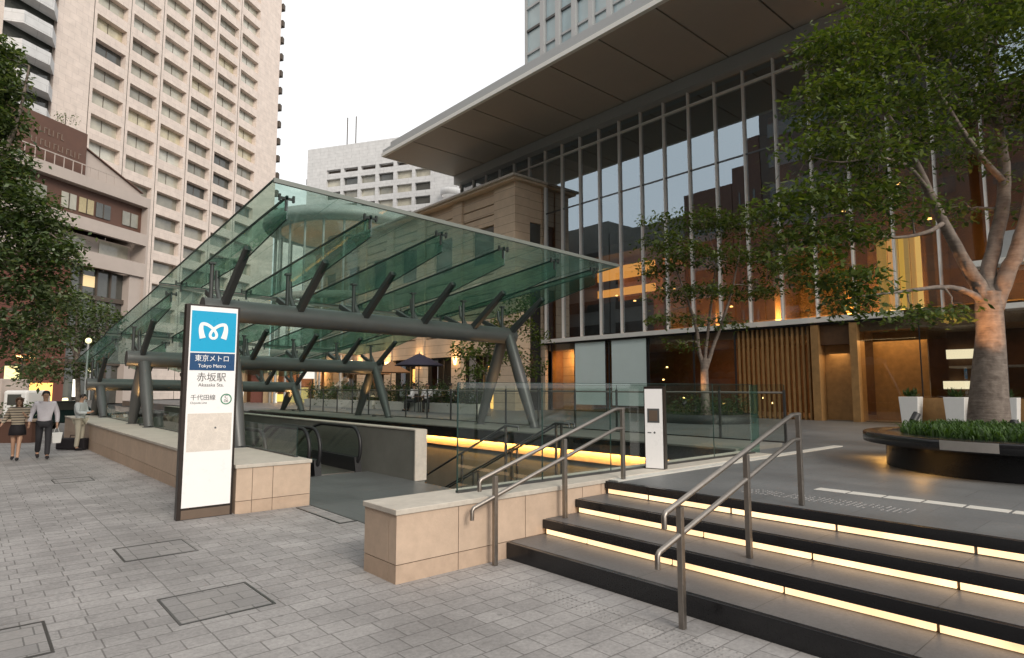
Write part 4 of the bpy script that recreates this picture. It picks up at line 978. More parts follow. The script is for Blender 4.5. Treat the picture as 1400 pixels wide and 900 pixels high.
# ------------------------------------------------------------------ trees
def leafmesh(name, sprays, size, mat_, parent, per=16, rad=.28, flat=.35, seed=1):
    rnd = random.Random(seed); vs = []; fs = []
    for c in sprays:
        c = Vector(c); r0 = rad*rnd.uniform(.7, 1.3)
        for i in range(per):
            a = rnd.random()*6.283; rr = r0*math.sqrt(rnd.random())
            p = c+Vector((math.cos(a)*rr, math.sin(a)*rr, rnd.gauss(0, 1)*r0*flat-.12*rr))
            yaw = rnd.random()*6.283; pit = rnd.gauss(-.25, .45); rol = rnd.gauss(0, .45)
            d = Vector((math.cos(yaw)*math.cos(pit), math.sin(yaw)*math.cos(pit), math.sin(pit)))
            s = Vector((-math.sin(yaw)*math.cos(rol), math.cos(yaw)*math.cos(rol), math.sin(rol)))
            L = size*rnd.uniform(.7, 1.35); W_ = L*.24
            n = len(vs); vs += [p, p+d*L*.45+s*W_, p+d*L, p+d*L*.45-s*W_]; fs.append((n, n+1, n+2, n+3))
    me = bpy.data.meshes.new(name); me.from_pydata([tuple(v) for v in vs], [], fs); me.materials.append(mat_); me.update()
    o = bpy.data.objects.new(name, me); COL.objects.link(o); o.parent = parent; return o
def make_tree(name, label, base, limbs, clumps, leafsize, mleaf, per=16, rad=.28, seed=1, twig=True, flat=.35, group=None, cat='tree', branch_r=.02):
    """limbs: list of [(Vector, radius)...] in world space; clumps: (centre, (rx,ry,rz), n sprays)"""
    rnd = random.Random(seed); base = Vector(base)
    t = thing(name, base, label=label, cat=cat, group=group)
    nodes = []; m0 = MB(); m1 = MB()
    for li, l in enumerate(limbs):
        pts = [Vector(p)-base for p, r in l]; rs = [r for p, r in l]
        # resample with catmull-rom and slight wobble
        P_ = []; Rr = []
        for i in range(len(pts)-1):
            p0 = pts[max(i-1, 0)]; p1 = pts[i]; p2 = pts[i+1]; p3 = pts[min(i+2, len(pts)-1)]
            for k in range(5):
                u = k/5; q = .5*((2*p1)+(p2-p0)*u+(2*p0-5*p1+4*p2-p3)*u*u+(3*p1-p0-3*p2+p3)*u**3)
                if li: q = q+Vector([rnd.gauss(0, 1)*rs[i]*.07 for _ in range(3)])
                P_.append(q); Rr.append(rs[i]*(1-u)+rs[i+1]*u)
        P_.append(pts[-1]); Rr.append(rs[-1])
        (m0 if li == 0 else m1).tube(P_, Rr, 12 if rs[0] > .08 else 8)
        for p, r in zip(P_, Rr):
            if li: nodes.append((p, r))
    m0.build('trunk', M['bark'], t)
    sprays = []
    for (c, rad_, n) in clumps:
        c = Vector(c)-base
        k = 0
        while k < n:
            q = Vector([rnd.uniform(-1, 1) for _ in range(3)])
            if q.length > 1 or q.length < .25: continue
            sprays.append(c+Vector((q.x*rad_[0], q.y*rad_[1], q.z*rad_[2]))); k += 1
        # one branch to the clump, forks to a few sprays
        np_, nr = min(nodes, key=lambda a: (a[0]-c).length) if nodes else (Vector((0, 0, 0)), .05)
        mid = np_.lerp(c, .55)+Vector((rnd.uniform(-.1, .1), rnd.uniform(-.1, .1), .10*(c-np_).length))
        r0 = min(nr*.6, branch_r*2.2)
        m1.tube([np_, mid, c], [r0, r0*.65, r0*.3], 6)
        for s_ in rnd.sample(sprays[-n:], min(n, 9)):
            b0 = mid.lerp(c, rnd.uniform(.1, 1)); m1.tube([b0, b0.lerp(s_, .5)+Vector((0, 0, .05)), s_], [r0*.35, r0*.22, r0*.08], 4, caps=False)
    m1.build('limbs', M['bark'], t)
    leafmesh('crown', sprays, leafsize, mleaf, t, per=per, rad=rad, flat=flat, seed=seed)
    return t
rnd = random.Random(11)
# --- large zelkova in the round planter
D0 = 10.6
def L3(*a): return [(at(x, y, d), r) for x, y, d, r in a]
tb = at(1352, 588, D0)
limbs = [
 [(Vector((tb.x, tb.y, .98)), .33), (at(1352, 545, D0), .28), (at(1353, 500, D0), .245), (at(1354, 455, D0), .205), (at(1352, 420, D0), .20), (at(1352, 400, D0), .19)],
 L3((1351, 425, D0, .17), (1340, 395, D0, .13), (1318, 358, D0, .10), (1290, 305, D0-.1, .085), (1270, 262, D0-.2, .075), (1248, 215, D0-.4, .055), (1215, 160, D0-.6, .04), (1180, 110, D0-.8, .02)),
 L3((1353, 420, D0, .17), (1352, 370, D0+.1, .12), (1366, 310, D0+.2, .11), (1374, 250, D0+.3, .10), (1366, 180, D0+.4, .08), (1352, 90, D0+.4, .055), (1340, 10, D0+.4, .035)),
 L3((1356, 420, D0, .17), (1374, 380, D0-.1, .13), (1393, 335, D0-.2, .115), (1410, 270, D0-.3, .10), (1425, 180, D0-.3, .08), (1440, 80, D0-.3, .04)),
 L3((1345, 412, D0, .06), (1320, 398, D0-.15, .05), (1290, 393, D0-.3, .04), (1240, 398, D0-.7, .025), (1180, 405, D0-1.0, .015)),
 L3((1290, 305, D0-.1, .045), (1266, 318, D0-.5, .032), (1222, 325, D0-.9, .022), (1170, 318, D0-1.2, .014), (1120, 332, D0-1.3, .007)),
 L3((1270, 262, D0-.2, .04), (1242, 228, D0-.6, .03), (1200, 216, D0-1, .02), (1150, 222, D0-1.3, .014), (1105, 214, D0-1.4, .006)),
 L3((1374, 250, D0+.3, .06), (1330, 200, D0, .045), (1280, 120, D0-.3, .03), (1240, 50, D0-.5, .015)),
 L3((1366, 180, D0+.4, .05), (1300, 90, D0+.8, .03), (1250, 40, D0+1, .02)),
]
cl = []
spec = [  # px, py, depth, px radius, vertical radius (px), sprays
 (1130, 130, 9.6, 60, 26, 20), (1180, 90, 9.8, 70, 34, 28), (1120, 60, 9.9, 40, 22, 12), (1215, 30, 10, 80, 34, 34), (1300, 40, 10.2, 80, 40, 40), (1370, 60, 10.4, 60, 46, 34),
 (1155, 165, 9.4, 60, 22, 18), (1230, 130, 9.8, 66, 30, 26), (1300, 130, 10.6, 60, 34, 24), (1375, 140, 10.8, 50, 36, 18), (1110, 200, 9.2, 46, 16, 12), (1190, 215, 9.4, 60, 20, 18),
 (1260, 190, 10, 56, 24, 16), (1330, 210, 10.8, 46, 24, 12), (1095, 262, 9.1, 48, 16, 13), (1150, 270, 9.2, 56, 18, 16), (1215, 262, 9.6, 52, 16, 14), (1060, 290, 9.0, 34, 12, 7),
 (1110, 318, 9.1, 54, 15, 14), (1165, 318, 9.3, 44, 14, 11), (1240, 290, 9.9, 40, 10, 6), (1140, 375, 9.0, 56, 14, 14), (1170, 392, 9.4, 44, 12, 9), (1095, 352, 9.0, 40, 11, 8), (1250, 428, 9.9, 50, 7, 8),
 (1300, 425, 10.2, 26, 7, 4), (1165, 415, 9.2, 44, 9, 8), (1395, 30, 11, 40, 40, 20), (1260, -40, 10.3, 120, 40, 40), (1370, -50, 10.5, 90, 50, 40), (1430, 120, 10.4, 40, 60, 20), (1440, 260, 10.4, 40, 50, 14), (1310, 290, 11.3, 30, 14, 5),
]
for px, py, d, rx, rz_, n in spec:
    k = d/F; cl.append((at(px, py, d), (rx*k, rx*k, rz_*k*1.1), int(n*1.8)))
make_tree('plaza_tree', 'large spreading tree with uplit trunk in the round black planter', tb, limbs, cl, .105, M['leaf'], per=26, rad=.31, seed=4, flat=.2)
# --- round black planter with lily turf
PC = Vector((10.93, 1.78, DZ))
M['plate'] = mat('pale metal plate', (.45, .42, .39), .35, .3, var=.1)
pt = thing('round_planter', PC, label='round polished black granite planter full of strappy green turf', cat='planter')
MB().lathe([(1.66, 0), (1.66, .33), (1.70, .33), (1.92, .34), (1.95, .345), (1.95, .465), (1.94, .475), (1.45, .475), (1.45, .40)], n=72).build('bowl', M['granite'], pt)
MB().lathe([(1.45, .41), (0, .44)], n=40).build('soil', M['soil'], pt)
q = onX(1325, 615, PC.x); v = Vector((-PC.x, -PC.y, 0)).normalized()
aa = R(173)
m = MB()
for k in range(12):
    a0 = aa-.155+.31*k/12; a1 = a0+.31/12
    m.prism([(1.955*math.cos(a0), 1.955*math.sin(a0), .36), (1.955*math.cos(a1), 1.955*math.sin(a1), .36), (1.955*math.cos(a1), 1.955*math.sin(a1), .475), (1.955*math.cos(a0), 1.955*math.sin(a0), .475)], (.008*math.cos(a0), .008*math.sin(a0), 0))
m.build('metal_plate', M['plate'], pt)
def blades(name, n, place, lmin, lmax, wdt, mat_, parent=None, seed=2, kind='stuff', label=None, cat=None):
    rr = random.Random(seed); vs = []; fs = []
    for i in range(n):
        p = place(rr); a = rr.random()*6.283; l = rr.uniform(lmin, lmax); sp = rr.uniform(.15, .8)
        d = Vector((math.cos(a), math.sin(a), 0)); s = Vector((-d.y, d.x, 0))*wdt
        q1 = p+d*l*sp*.3+Vector((0, 0, l*.6)); q2 = p+d*l*sp*.75+Vector((0, 0, l*.85)); q3 = p+d*l*sp*1.15+Vector((0, 0, l*(.95-.5*sp)))
        b = len(vs); vs += [p-s, p+s, q1-s, q1+s, q2-s*.8, q2+s*.8, q3]; fs += [(b, b+1, b+3, b+2), (b+2, b+3, b+5, b+4), (b+4, b+5, b+6)]
    me = bpy.data.meshes.new(name); me.from_pydata([tuple(v) for v in vs], [], fs); me.materials.append(mat_)
    o = bpy.data.objects.new(name, me); COL.objects.link(o); 
    if parent: o.parent = parent
    return setp(o, label, cat, None, kind)
def inplanter(r):
    a = r.random()*6.283; q = 1.46*math.sqrt(r.random())
    return Vector((PC.x+q*math.cos(a), PC.y+q*math.sin(a), DZ+.40))
blades('lily_turf', 5200, inplanter, .11, .27, .009, M['grass'], label='strappy green turf filling the round black planter', cat='ground cover')
def spotlamp(loc, aim, label, e=120, ang=42, size=1.0):
    t = thing('garden_spotlight', loc, label=label, cat='spotlight'); aim = Vector(aim); d = (aim-Vector(loc)).normalized()
    MB().tube([Vector((0, 0, -.12)), Vector((0, 0, .0))], .014*size, 8).build('stake', M['dark'], t)
    MB().tube([d*-.05*size, d*.09*size], .05*size, 14).build('lamp_body', M['dark'], t)
    MB().tube([d*.091*size, d*.094*size], .043*size, 14).build('lens', M['whitelamp'], t)
    ld = bpy.data.lights.new('spot_beam', 'SPOT'); ld.energy = e; ld.color = (1, .46, .18); ld.spot_size = R(ang); ld.spot_blend = .6; ld.shadow_soft_size = .04
    lo = bpy.data.objects.new('spot_beam', ld); COL.objects.link(lo); lo.parent = t; lo.location = d*.12; lo.rotation_euler = (-d).to_track_quat('Z', 'Y').to_euler(); return t
sl_ = at(1250, 569, 9.9); spotlamp((sl_.x, sl_.y, 1.26), at(1352, 380, D0), 'small black spotlight at the left of the turf, aimed up at the trunk', 230, 36, 1.1)
sl2 = at(1385, 560, 9.2); spotlamp((sl2.x, sl2.y, 1.18), at(1370, 375, D0), 'small black spotlight at the right of the turf, aimed up the right limb', 260, 36)
ld = bpy.data.lights.new('planter_glow', 'AREA'); ld.size = .5; ld.size_y = .08; ld.shape = 'RECTANGLE'; ld.energy = 5; ld.color = (1, .5, .12)
lo = bpy.data.objects.new('planter_glow', ld); COL.objects.link(lo); lo.parent = pt; ga = math.atan2(at(1190, 600, 10.2).y-PC.y, at(1190, 600, 10.2).x-PC.x)
lo.location = (1.80*math.cos(ga), 1.80*math.sin(ga), .32)
ld = bpy.data.lights.new('planter_glow', 'AREA'); ld.size = .5; ld.size_y = .08; ld.shape = 'RECTANGLE'; ld.energy = 2.2; ld.color = (1, .5, .12)
lo = bpy.data.objects.new('planter_glow', ld); COL.objects.link(lo); lo.parent = pt; lo.location = (1.80*math.cos(aa-.35), 1.80*math.sin(aa-.35), .32)
# --- smaller uplit tree near the glass front, in a low hedge bed
D1 = 19.8
hb = thing('hedge_bed', (18.3, 11.2, DZ), label='low dark planting bed round the smaller uplit tree by the glass front', cat='planting bed')
MB().lathe([(1.55, 0), (1.6, .28), (1.45, .28), (1.45, .22), (0, .22)], n=40).build('kerb', M['dark'], hb)
def foliage_box(name, c, r, n, size, mat_, parent, seed=1):
    rr = random.Random(seed); return leafmesh(name, [Vector((c[0]+rr.uniform(-1, 1)*r[0], c[1]+rr.uniform(-1, 1)*r[1], c[2]+rr.uniform(-1, 1)*r[2])) for _ in range(n)], size, mat_, parent, per=12, rad=.16, flat=.8, seed=seed)
rr = random.Random(9); sp = []
for _ in range(170):
    a = rr.random()*6.283; q_ = 1.4*math.sqrt(rr.random()); sp.append(Vector((q_*math.cos(a), q_*math.sin(a), rr.uniform(.28, .72))))
leafmesh('hedge', sp, .09, M['hedge'], hb, per=22, rad=.2, flat=.7)
t2 = at(965, 566, D1)
limbs = [[(Vector((t2.x, t2.y, .85)), .15), (at(964, 540, D1), .13), (at(963, 505, D1), .115), (at(964, 490, D1), .12)],
 L3((963, 505, D1, .08), (956, 480, D1, .06), (952, 450, D1, .05), (940, 410, D1, .035), (925, 370, D1, .02)),
 L3((965, 505, D1, .08), (974, 478, D1, .06), (984, 450, D1, .05), (1000, 400, D1-.3, .035), (1010, 350, D1-.3, .02)),
 L3((964, 500, D1, .07), (966, 470, D1+.2, .05), (972, 420, D1+.3, .04), (980, 350, D1, .02))]
cl = [(at(px, py, d), (rx*d/F, rx*d/F, rz_*d/F*1.1), n) for px, py, d, rx, rz_, n in [
 (905, 330, D1, 30, 13, 20), (955, 300, D1, 40, 14, 28), (1010, 305, D1, 40, 18, 28), (900, 365, D1, 28, 12, 16), (945, 345, D1-.5, 40, 15, 28), (1000, 350, D1-.5, 40, 16, 26), (1050, 345, D1, 30, 16, 18),
 (920, 400, D1, 34, 12, 18), (975, 395, D1, 36, 13, 20), (1030, 395, D1, 36, 13, 20), (905, 435, D1, 24, 8, 8), (1060, 370, D1, 26, 10, 10), (950, 440, D1, 30, 9, 9), (930, 470, D1, 26, 6, 5), (1000, 440, D1, 30, 8, 8), (900, 300, D1, 20, 8, 8)]]
make_tree('young_tree', 'smaller tree with glowing uplit trunk in front of the glass front', t2, limbs, [(c, r, int(n*1.3)) for c, r, n in cl], .14, M['leaf'], per=24, rad=.38, seed=8, flat=.2)
spotlamp((t2.x-.9, t2.y+.2, 1.25), at(965, 520, D1), 'tiny spotlight in the low bed, lighting the smaller tree trunk', 110, 34)
# --- small tree beside the stone building
D2 = 24.5; t3 = at(668, 560, D2)
limbs = [[(Vector((t3.x, t3.y, DZ)), .09), (at(667, 540, D2), .08), (at(665, 510, D2), .06), (at(668, 480, D2), .04)], L3((666, 515, D2, .04), (650, 495, D2, .03), (635, 475, D2, .015)), L3((667, 500, D2, .04), (690, 480, D2, .03), (712, 455, D2, .015)), L3((668, 480, D2, .04), (672, 455, D2, .02), (680, 420, D2, .01))]
cl = [(at(px, py, D2), (rx*D2/F, rx*D2/F, rz_*D2/F), n) for px, py, rx, rz_, n in [(640, 480, 26, 10, 13), (670, 460, 30, 12, 14), (700, 440, 30, 14, 14), (690, 480, 28, 12, 13), (655, 505, 24, 10, 10), (725, 500, 16, 16, 8), (710, 410, 26, 14, 11), (735, 460, 14, 14, 5)]]
make_tree('small_tree', 'thin light green tree beside the stone building, behind the right canopy leg', t3, limbs, [(c, r, n*2) for c, r, n in cl], .17, M['leaf'], per=18, rad=.38, seed=12)
# --- trees at the left
D3 = 14.0; t4 = at(-70, 640, D3); t4.z = -.1
limbs = [[(Vector((t4.x, t4.y, -.1)), .24), (at(-66, 560, D3), .19), (at(-62, 470, D3), .17), (at(-60, 400, D3), .15)],
 L3((-62, 430, D3, .12), (-40, 340, D3, .09), (-10, 250, D3, .07), (25, 160, D3, .04), (40, 90, D3, .02)),
 L3((-62, 420, D3, .12), (-30, 390, D3, .08), (20, 350, D3, .05), (70, 320, D3, .02)),
 L3((-62, 440, D3, .1), (-20, 430, D3, .06), (30, 420, D3, .04), (80, 400, D3, .02)),
 L3((-60, 400, D3, .12), (-70, 280, D3, .09), (-60, 150, D3, .06), (-40, 60, D3, .02))]
cl = [(at(px, py, d), (rx*d/F, rx*d/F, rz_*d/F), n) for px, py, d, rx, rz_, n in [
 (0, 80, D3, 26, 30, 34), (5, 120, D3, 30, 24, 30), (-15, 170, D3, 34, 26, 34), (5, 165, D3, 28, 22, 24), (8, 215, D3, 32, 20, 28), (-10, 240, D3, 40, 26, 30), (25, 270, D3, 42, 20, 34), (60, 300, D3, 34, 18, 24),
 (10, 310, D3, 44, 22, 34), (75, 335, D3, 34, 14, 20), (30, 350, D3, 46, 20, 34), (90, 355, D3, 26, 10, 10), (60, 385, D3, 44, 16, 22), (0, 390, D3, 44, 20, 26), (30, 430, D3, 44, 18, 22), (80, 410, D3, 34, 10, 12), (0, 470, D3, 30, 18, 12), (55, 455, D3, 34, 12, 10),
 (-50, 300, D3, 50, 60, 30), (-50, 120, D3, 40, 60, 24), (30, 500, D3, 24, 12, 6)]]
make_tree('street_tree', 'dense dark tree hanging into the picture from the left edge', t4, limbs, [(c, r, int(n*1.6)) for c, r, n in cl], .14, M['leaf_dark'], per=22, rad=.30, seed=21)
D4 = 27.0; t5 = at(107, 600, D4)
limbs = [[(Vector((t5.x, t5.y, -.2)), .11), (at(107, 560, D4), .10), (at(106, 510, D4), .09), (at(104, 470, D4), .08)], L3((105, 490, D4, .06), (120, 455, D4, .05), (150, 425, D4, .02)), L3((105, 490, D4, .06), (90, 460, D4, .05), (70, 440, D4, .02)), L3((104, 470, D4, .06), (105, 430, D4, .03))]
cl = [(at(px, py, D4), (rx*D4/F, rx*D4/F, rz_*D4/F), n) for px, py, rx, rz_, n in [(110, 415, 34, 18, 30), (140, 435, 28, 15, 22), (80, 440, 32, 18, 26), (60, 475, 30, 16, 22), (105, 460, 36, 16, 26), (90, 500, 40, 12, 20), (50, 510, 26, 12, 14), (145, 470, 16, 10, 8), (120, 500, 20, 8, 6), (60, 420, 24, 12, 14)]]
make_tree('street_tree', 'slim pale trunked tree farther along the street, behind the standing person', t5, limbs, [(c, r, int(n*1.6)) for c, r, n in cl], .18, M['leaf_dark'], per=20, rad=.42, seed=31)
# roof garden shrub on the podium
rg = thing('roof_shrub', (P1.x-9.6*dA[0]-2*dA[1], P1.y-9.6*dA[1]+2*dA[0], 29.0), label='small shrub with thin twigs on the podium roof terrace beside the brown penthouse', cat='shrub')
leafmesh('foliage', [Vector((random.uniform(-.9, .9), random.uniform(-.6, .6), random.uniform(.3, 1.9))) for _ in range(12)], .22, M['leaf_dark'], rg, per=12, rad=.5)
MB().tube([(0, 0, 0), (0, 0, 1.6)], .05, 6).build('stem', M['bark'], rg)

# ------------------------------------------------------------------ cafe terrace in front of the stone building
def hedge(name, x0, x1, y0, y1, label, n, seed):
    t = thing(name, ((x0+x1)/2, (y0+y1)/2, DZ), label=label, cat='planter')
    cx, cy2 = (x0+x1)/2, (y0+y1)/2
    bx('trough', M['kerb'], t, x0-cx, x1-cx, y0-cy2, y1-cy2, 0, .42, bevel=.01)
    rr = random.Random(seed); sp = [Vector((rr.uniform(x0+.1, x1-.1)-cx, rr.uniform(y0+.1, y1-.1)-cy2, rr.uniform(.45, 1.15))) for _ in range(n)]
    leafmesh('shrubs', sp, .13, M['hedge'], t, per=16, rad=.24, flat=.9, seed=seed)
    return t
hedge('planter_trough', 16.0, 16.8, 20.5, 29.0, 'long pale trough of dark shrubs in front of the cafe terrace', 300, 5)
hedge('planter_trough', 16.0, 16.8, 29.3, 38.0, 'farther pale trough of shrubs, left of the cafe terrace parasol', 260, 6)
M['navy'] = mat('navy canvas', (.02, .018, .035), .8, var=.1); M['canvas'] = mat('tan canvas', (.25, .13, .06), .8, var=.1)
def parasol(px, py, d, mat_, label, r=1.3, h=2.5):
    p = at(px, py, d); t = thing('parasol', (p.x, p.y, DZ), label=label, cat='parasol', group='cafe parasols'); z = p.z-DZ
    MB().lathe([(0, z), (r*.5, z-.28), (r, z-.56), (r, z-.60), (r*.5, z-.33), (0, z-.06)], n=8).build('canopy', mat_, t)
    MB().tube([(0, 0, 0), (0, 0, z+.08)], .025, 8).build('pole', M['steel_dark'], t)
    for k in range(8):
        a = 2*math.pi*k/8; MB().tube([(0, 0, z-.10), (r*.95*math.cos(a), r*.95*math.sin(a), z-.59)], .01, 4).build('rib', M['dark'], t)
    return t
parasol(573, 483, 29, M['navy'], 'dark navy parasol in front of the stone building pilasters', 1.15)
parasol(535, 494, 32, M['canvas'], 'brown parasol left of the navy one, against the lit doorway', 1.0)
parasol(506, 498, 36, M['canvas'], 'brown parasol farthest left, seen below the second canopy beam', 1.2)

# ------------------------------------------------------------------ people
def skin_obj(name, verts, edges, radii, mat_, parent, root=0, sub=2):
    me = bpy.data.meshes.new(name); me.from_pydata([tuple(v) for v in verts], edges, []); me.update()
    o = bpy.data.objects.new('tmp', me); COL.objects.link(o)
    o.modifiers.new('s', 'SKIN')
    sk = me.skin_vertices[0].data if me.skin_vertices else None
    for i, r in enumerate(radii):
        sk[i].radius = (r, r) if not hasattr(r, '__len__') else r; sk[i].use_root = (i in root) if hasattr(root, '__len__') else (i == root)
    ss = o.modifiers.new('b', 'SUBSURF'); ss.levels = sub; ss.render_levels = sub
    dg = bpy.context.evaluated_depsgraph_get(); dg.update()
    m2 = bpy.data.meshes.new_from_object(o.evaluated_get(dg)); bpy.data.objects.remove(o)
    m2.name = name; m2.materials.clear(); m2.materials.append(mat_)
    m2.polygons.foreach_set('use_smooth', [True]*len(m2.polygons))
    r = bpy.data.objects.new(name, m2); COL.objects.link(r); r.parent = parent; return r
M['skin'] = mat('skin', (.50, .30, .20), .55, var=.05); M['hairk'] = mat('black hair', (.018, .014, .012), .5, var=.2, scale=40); M['hairb'] = mat('brown hair', (.12, .06, .03), .5, var=.2, scale=40)
def striped(name, c1, c2, period):
    m, nt, b = newmat(name); tcn = nt.nodes.new('ShaderNodeTexCoord'); sp = nt.nodes.new('ShaderNodeSeparateXYZ'); nt.links.new(tcn.outputs['Object'], sp.inputs[0])
    a = nt.nodes.new('ShaderNodeMath'); a.operation = 'MULTIPLY'; a.inputs[1].default_value = 1/period; nt.links.new(sp.outputs['Z'], a.inputs[0])
    f_ = nt.nodes.new('ShaderNodeMath'); f_.operation = 'FRACT'; nt.links.new(a.outputs[0], f_.inputs[0])
    g_ = nt.nodes.new('ShaderNodeMath'); g_.operation = 'GREATER_THAN'; g_.inputs[1].default_value = .62; nt.links.new(f_.outputs[0], g_.inputs[0])
    mm = nt.nodes.new('ShaderNodeMix'); mm.data_type = 'RGBA'; mm.inputs['A'].default_value = (*c1, 1); mm.inputs['B'].default_value = (*c2, 1)
    nt.links.new(g_.outputs[0], mm.inputs['Factor']); nt.links.new(mm.outputs['Result'], b.inputs['Base Color']); b.inputs['Roughness'].default_value = .8; return m
M['stripes'] = striped('striped knit', (.48, .40, .30), (.10, .085, .07), .07)
M['shirt'] = mat('white shirt', (.72, .68, .72), .8, var=.08, bump=1, bscale=11); M['pants'] = mat('dark trousers', (.025, .024, .028), .8, var=.2, bump=1, bscale=9)
M['shirt2'] = mat('pale blue shirt', (.58, .62, .62), .8, var=.08, bump=1, bscale=11); M['chino'] = mat('beige trousers', (.52, .48, .38), .8, var=.08); M['blackcloth'] = mat('black cloth', (.015, .012, .015), .8, var=.1)
V = Vector
def person(loc, rz, label, J, top, bottom, hair, long_top=1.0, skirt=False, longhair=False, H_=1.72, group=None, shoes='blackcloth', barelegs=False):
    """J: dictionary of joints (facing -y locally)"""
    t = thing('person', loc, rz, label, 'person', group); k = H_/1.72; t.scale = (k, k, k)
    base = dict(pel=(0, 0, .95), sp=(0, .01, 1.14), ch=(0, .01, 1.32), nk=(0, .0, 1.47), hb=(0, -.01, 1.55), hd=(0, -.015, 1.625), ht=(0, -.01, 1.695),
        shL=(.185, .01, 1.40), elL=(.235, .02, 1.13), wrL=(.25, -.06, .90), haL=(.25, -.085, .84), shR=(-.185, .01, 1.40), elR=(-.235, .02, 1.13), wrR=(-.25, -.06, .90), haR=(-.25, -.085, .84),
        hiL=(.095, 0, .90), knL=(.10, -.02, .50), anL=(.10, .02, .09), toL=(.11, -.13, .03), hiR=(-.095, 0, .90), knR=(-.10, -.02, .50), anR=(-.10, .02, .09), toR=(-.11, -.13, .03))
    base.update(J); j = {a: V(b) for a, b in base.items()}
    names = list(j); idx = {n: i for i, n in enumerate(names)}
    E_ = [('pel', 'sp'), ('sp', 'ch'), ('ch', 'nk'), ('nk', 'hb'), ('hb', 'hd'), ('hd', 'ht'), ('ch', 'shL'), ('shL', 'elL'), ('elL', 'wrL'), ('wrL', 'haL'), ('ch', 'shR'), ('shR', 'elR'), ('elR', 'wrR'), ('wrR', 'haR'),
        ('pel', 'hiL'), ('hiL', 'knL'), ('knL', 'anL'), ('anL', 'toL'), ('pel', 'hiR'), ('hiR', 'knR'), ('knR', 'anR'), ('anR', 'toR')]
    RD = dict(pel=(.14, .10), sp=(.125, .088), ch=(.13, .092), nk=.050, hb=.055, hd=(.088, .104), ht=.06, sh=.055, el=.040, wr=.028, ha=.034, hi=.088, kn=.057, an=.038, to=.035)
    rad = [RD.get(n, RD.get(n[:2])) for n in names]
    verts = [j[n] for n in names]; edges = [(idx[a], idx[b]) for a, b in E_]
    roots = [0]
    for s_, sg in (('L', 1), ('R', -1)):        # fingers as separate short chains rooted inside the palm
        h = j['ha'+s_]; w_ = j['wr'+s_]; d = (h-w_).normalized(); side = d.cross(V((0, 1, 0))).normalized() if abs(d.y) < .9 else V((1, 0, 0)); nrm = d.cross(side).normalized()
        for f_, (off, ln) in enumerate(((-.022, .062), (-.008, .070), (.007, .066), (.021, .052))):
            b0 = h+side*off*.6+nrm*off*.8; n0 = len(verts); roots.append(n0)
            verts += [b0, b0+d*ln*.6, b0+d*ln*.9+V((0, -.012, 0))]; edges += [(n0, n0+1), (n0+1, n0+2)]; rad += [.010, .0085, .007]
        n0 = len(verts); roots.append(n0); b0 = w_.lerp(h, .7); verts += [b0, b0+V((0, -.035, 0))+d*.02, b0+V((0, -.045, 0))+d*.05]; edges += [(n0, n0+1), (n0+1, n0+2)]; rad += [.012, .010, .008]
    body = skin_obj('body', verts, edges, rad, M['skin'], t, root=roots, sub=1)
    # head details
    hd = j['hd']
    m = MB(); m.add([hd+V((-.014, -.088, -.03)), hd+V((.014, -.088, -.03)), hd+V((0, -.118, -.028)), hd+V((0, -.09, .018))], [(0, 1, 2), (0, 2, 3), (1, 3, 2), (0, 3, 1)]); m.build('nose', M['skin'], t)
    for sx2 in (-.032, .032):
        MB().lathe([(.001, -.009), (.012, 0), (.001, .009)], hd+V((sx2, -.084, .008)), 8).build('eye', M['hairk'], t)
        MB().lathe([(.001, -.028), (.014, 0), (.001, .028)], hd+V((sx2*2.7, .0, -.005)), 8).build('ear', M['skin'], t)
    bx('mouth', M['redwall'], t, hd.x-.022, hd.x+.022, hd.y-.094, hd.y-.085, hd.z-.056, hd.z-.049)
    hv = [hd+V((0, .03, -.03)), hd+V((0, .022, .035)), hd+V((0, -.025, .068)), hd+V((0, -.062, .060))]; hr = [.088, .098, .080, .045]; he = [(0, 1), (1, 2), (2, 3)]
    if longhair: hv += [hd+V((0, .045, -.13)), hd+V((0, .05, -.22))]; hr += [.085, .06]; he += [(0, 4), (4, 5)]
    skin_obj('hair', hv, he, hr, M[hair], t, 0, 2)
    # clothing: a fatter skin over torso and arms, trousers over the legs
    g_ = 1.14
    sv_ = [j['pel']+V((0, 0, -.02 if long_top < 1.1 else -.25)), j['sp'], j['ch'], j['nk']+V((0, 0, -.03)), j['shL'], j['elL'], j['wrL'].lerp(j['elL'], .12), j['shR'], j['elR'], j['wrR'].lerp(j['elR'], .12)]
    sr_ = [(.17, .125) if long_top < 1.1 else (.21, .16), (.16, .118), (.185, .135), .078, .088, .060, .046, .088, .060, .046]
    se = [(0, 1), (1, 2), (2, 3), (2, 4), (4, 5), (5, 6), (2, 7), (7, 8), (8, 9)]
    skin_obj('top_garment', sv_, se, sr_, M[top], t, 1, 2)
    if skirt:
        MB().lathe([(.155, .99), (.19, .85), (.20, .70), (.19, .70), (.15, .98)], (j['pel'].x, j['pel'].y, 0), 20).build('skirt', M[bottom], t)
    else:
        pv = [j['pel'], j['hiL'], j['knL'], j['anL']+V((0, 0, .0)), j['hiR'], j['knR'], j['anR']]
        skin_obj('trousers', pv, [(0, 1), (1, 2), (2, 3), (0, 4), (4, 5), (5, 6)], [(.155, .112), .103, .074, .062, .103, .074, .062], M[bottom], t, 0, 2)
    for s_ in 'LR':
        a_, b_ = j['an'+s_], j['to'+s_]; skin_obj('shoe', [a_+V((0, .03, -.045)), b_.lerp(a_, .4)+V((0, 0, -.0)), b_+V((0, -.04, 0))], [(0, 1), (1, 2)], [.045, .046, .034], M[shoes], t, 0, 1)
    return t
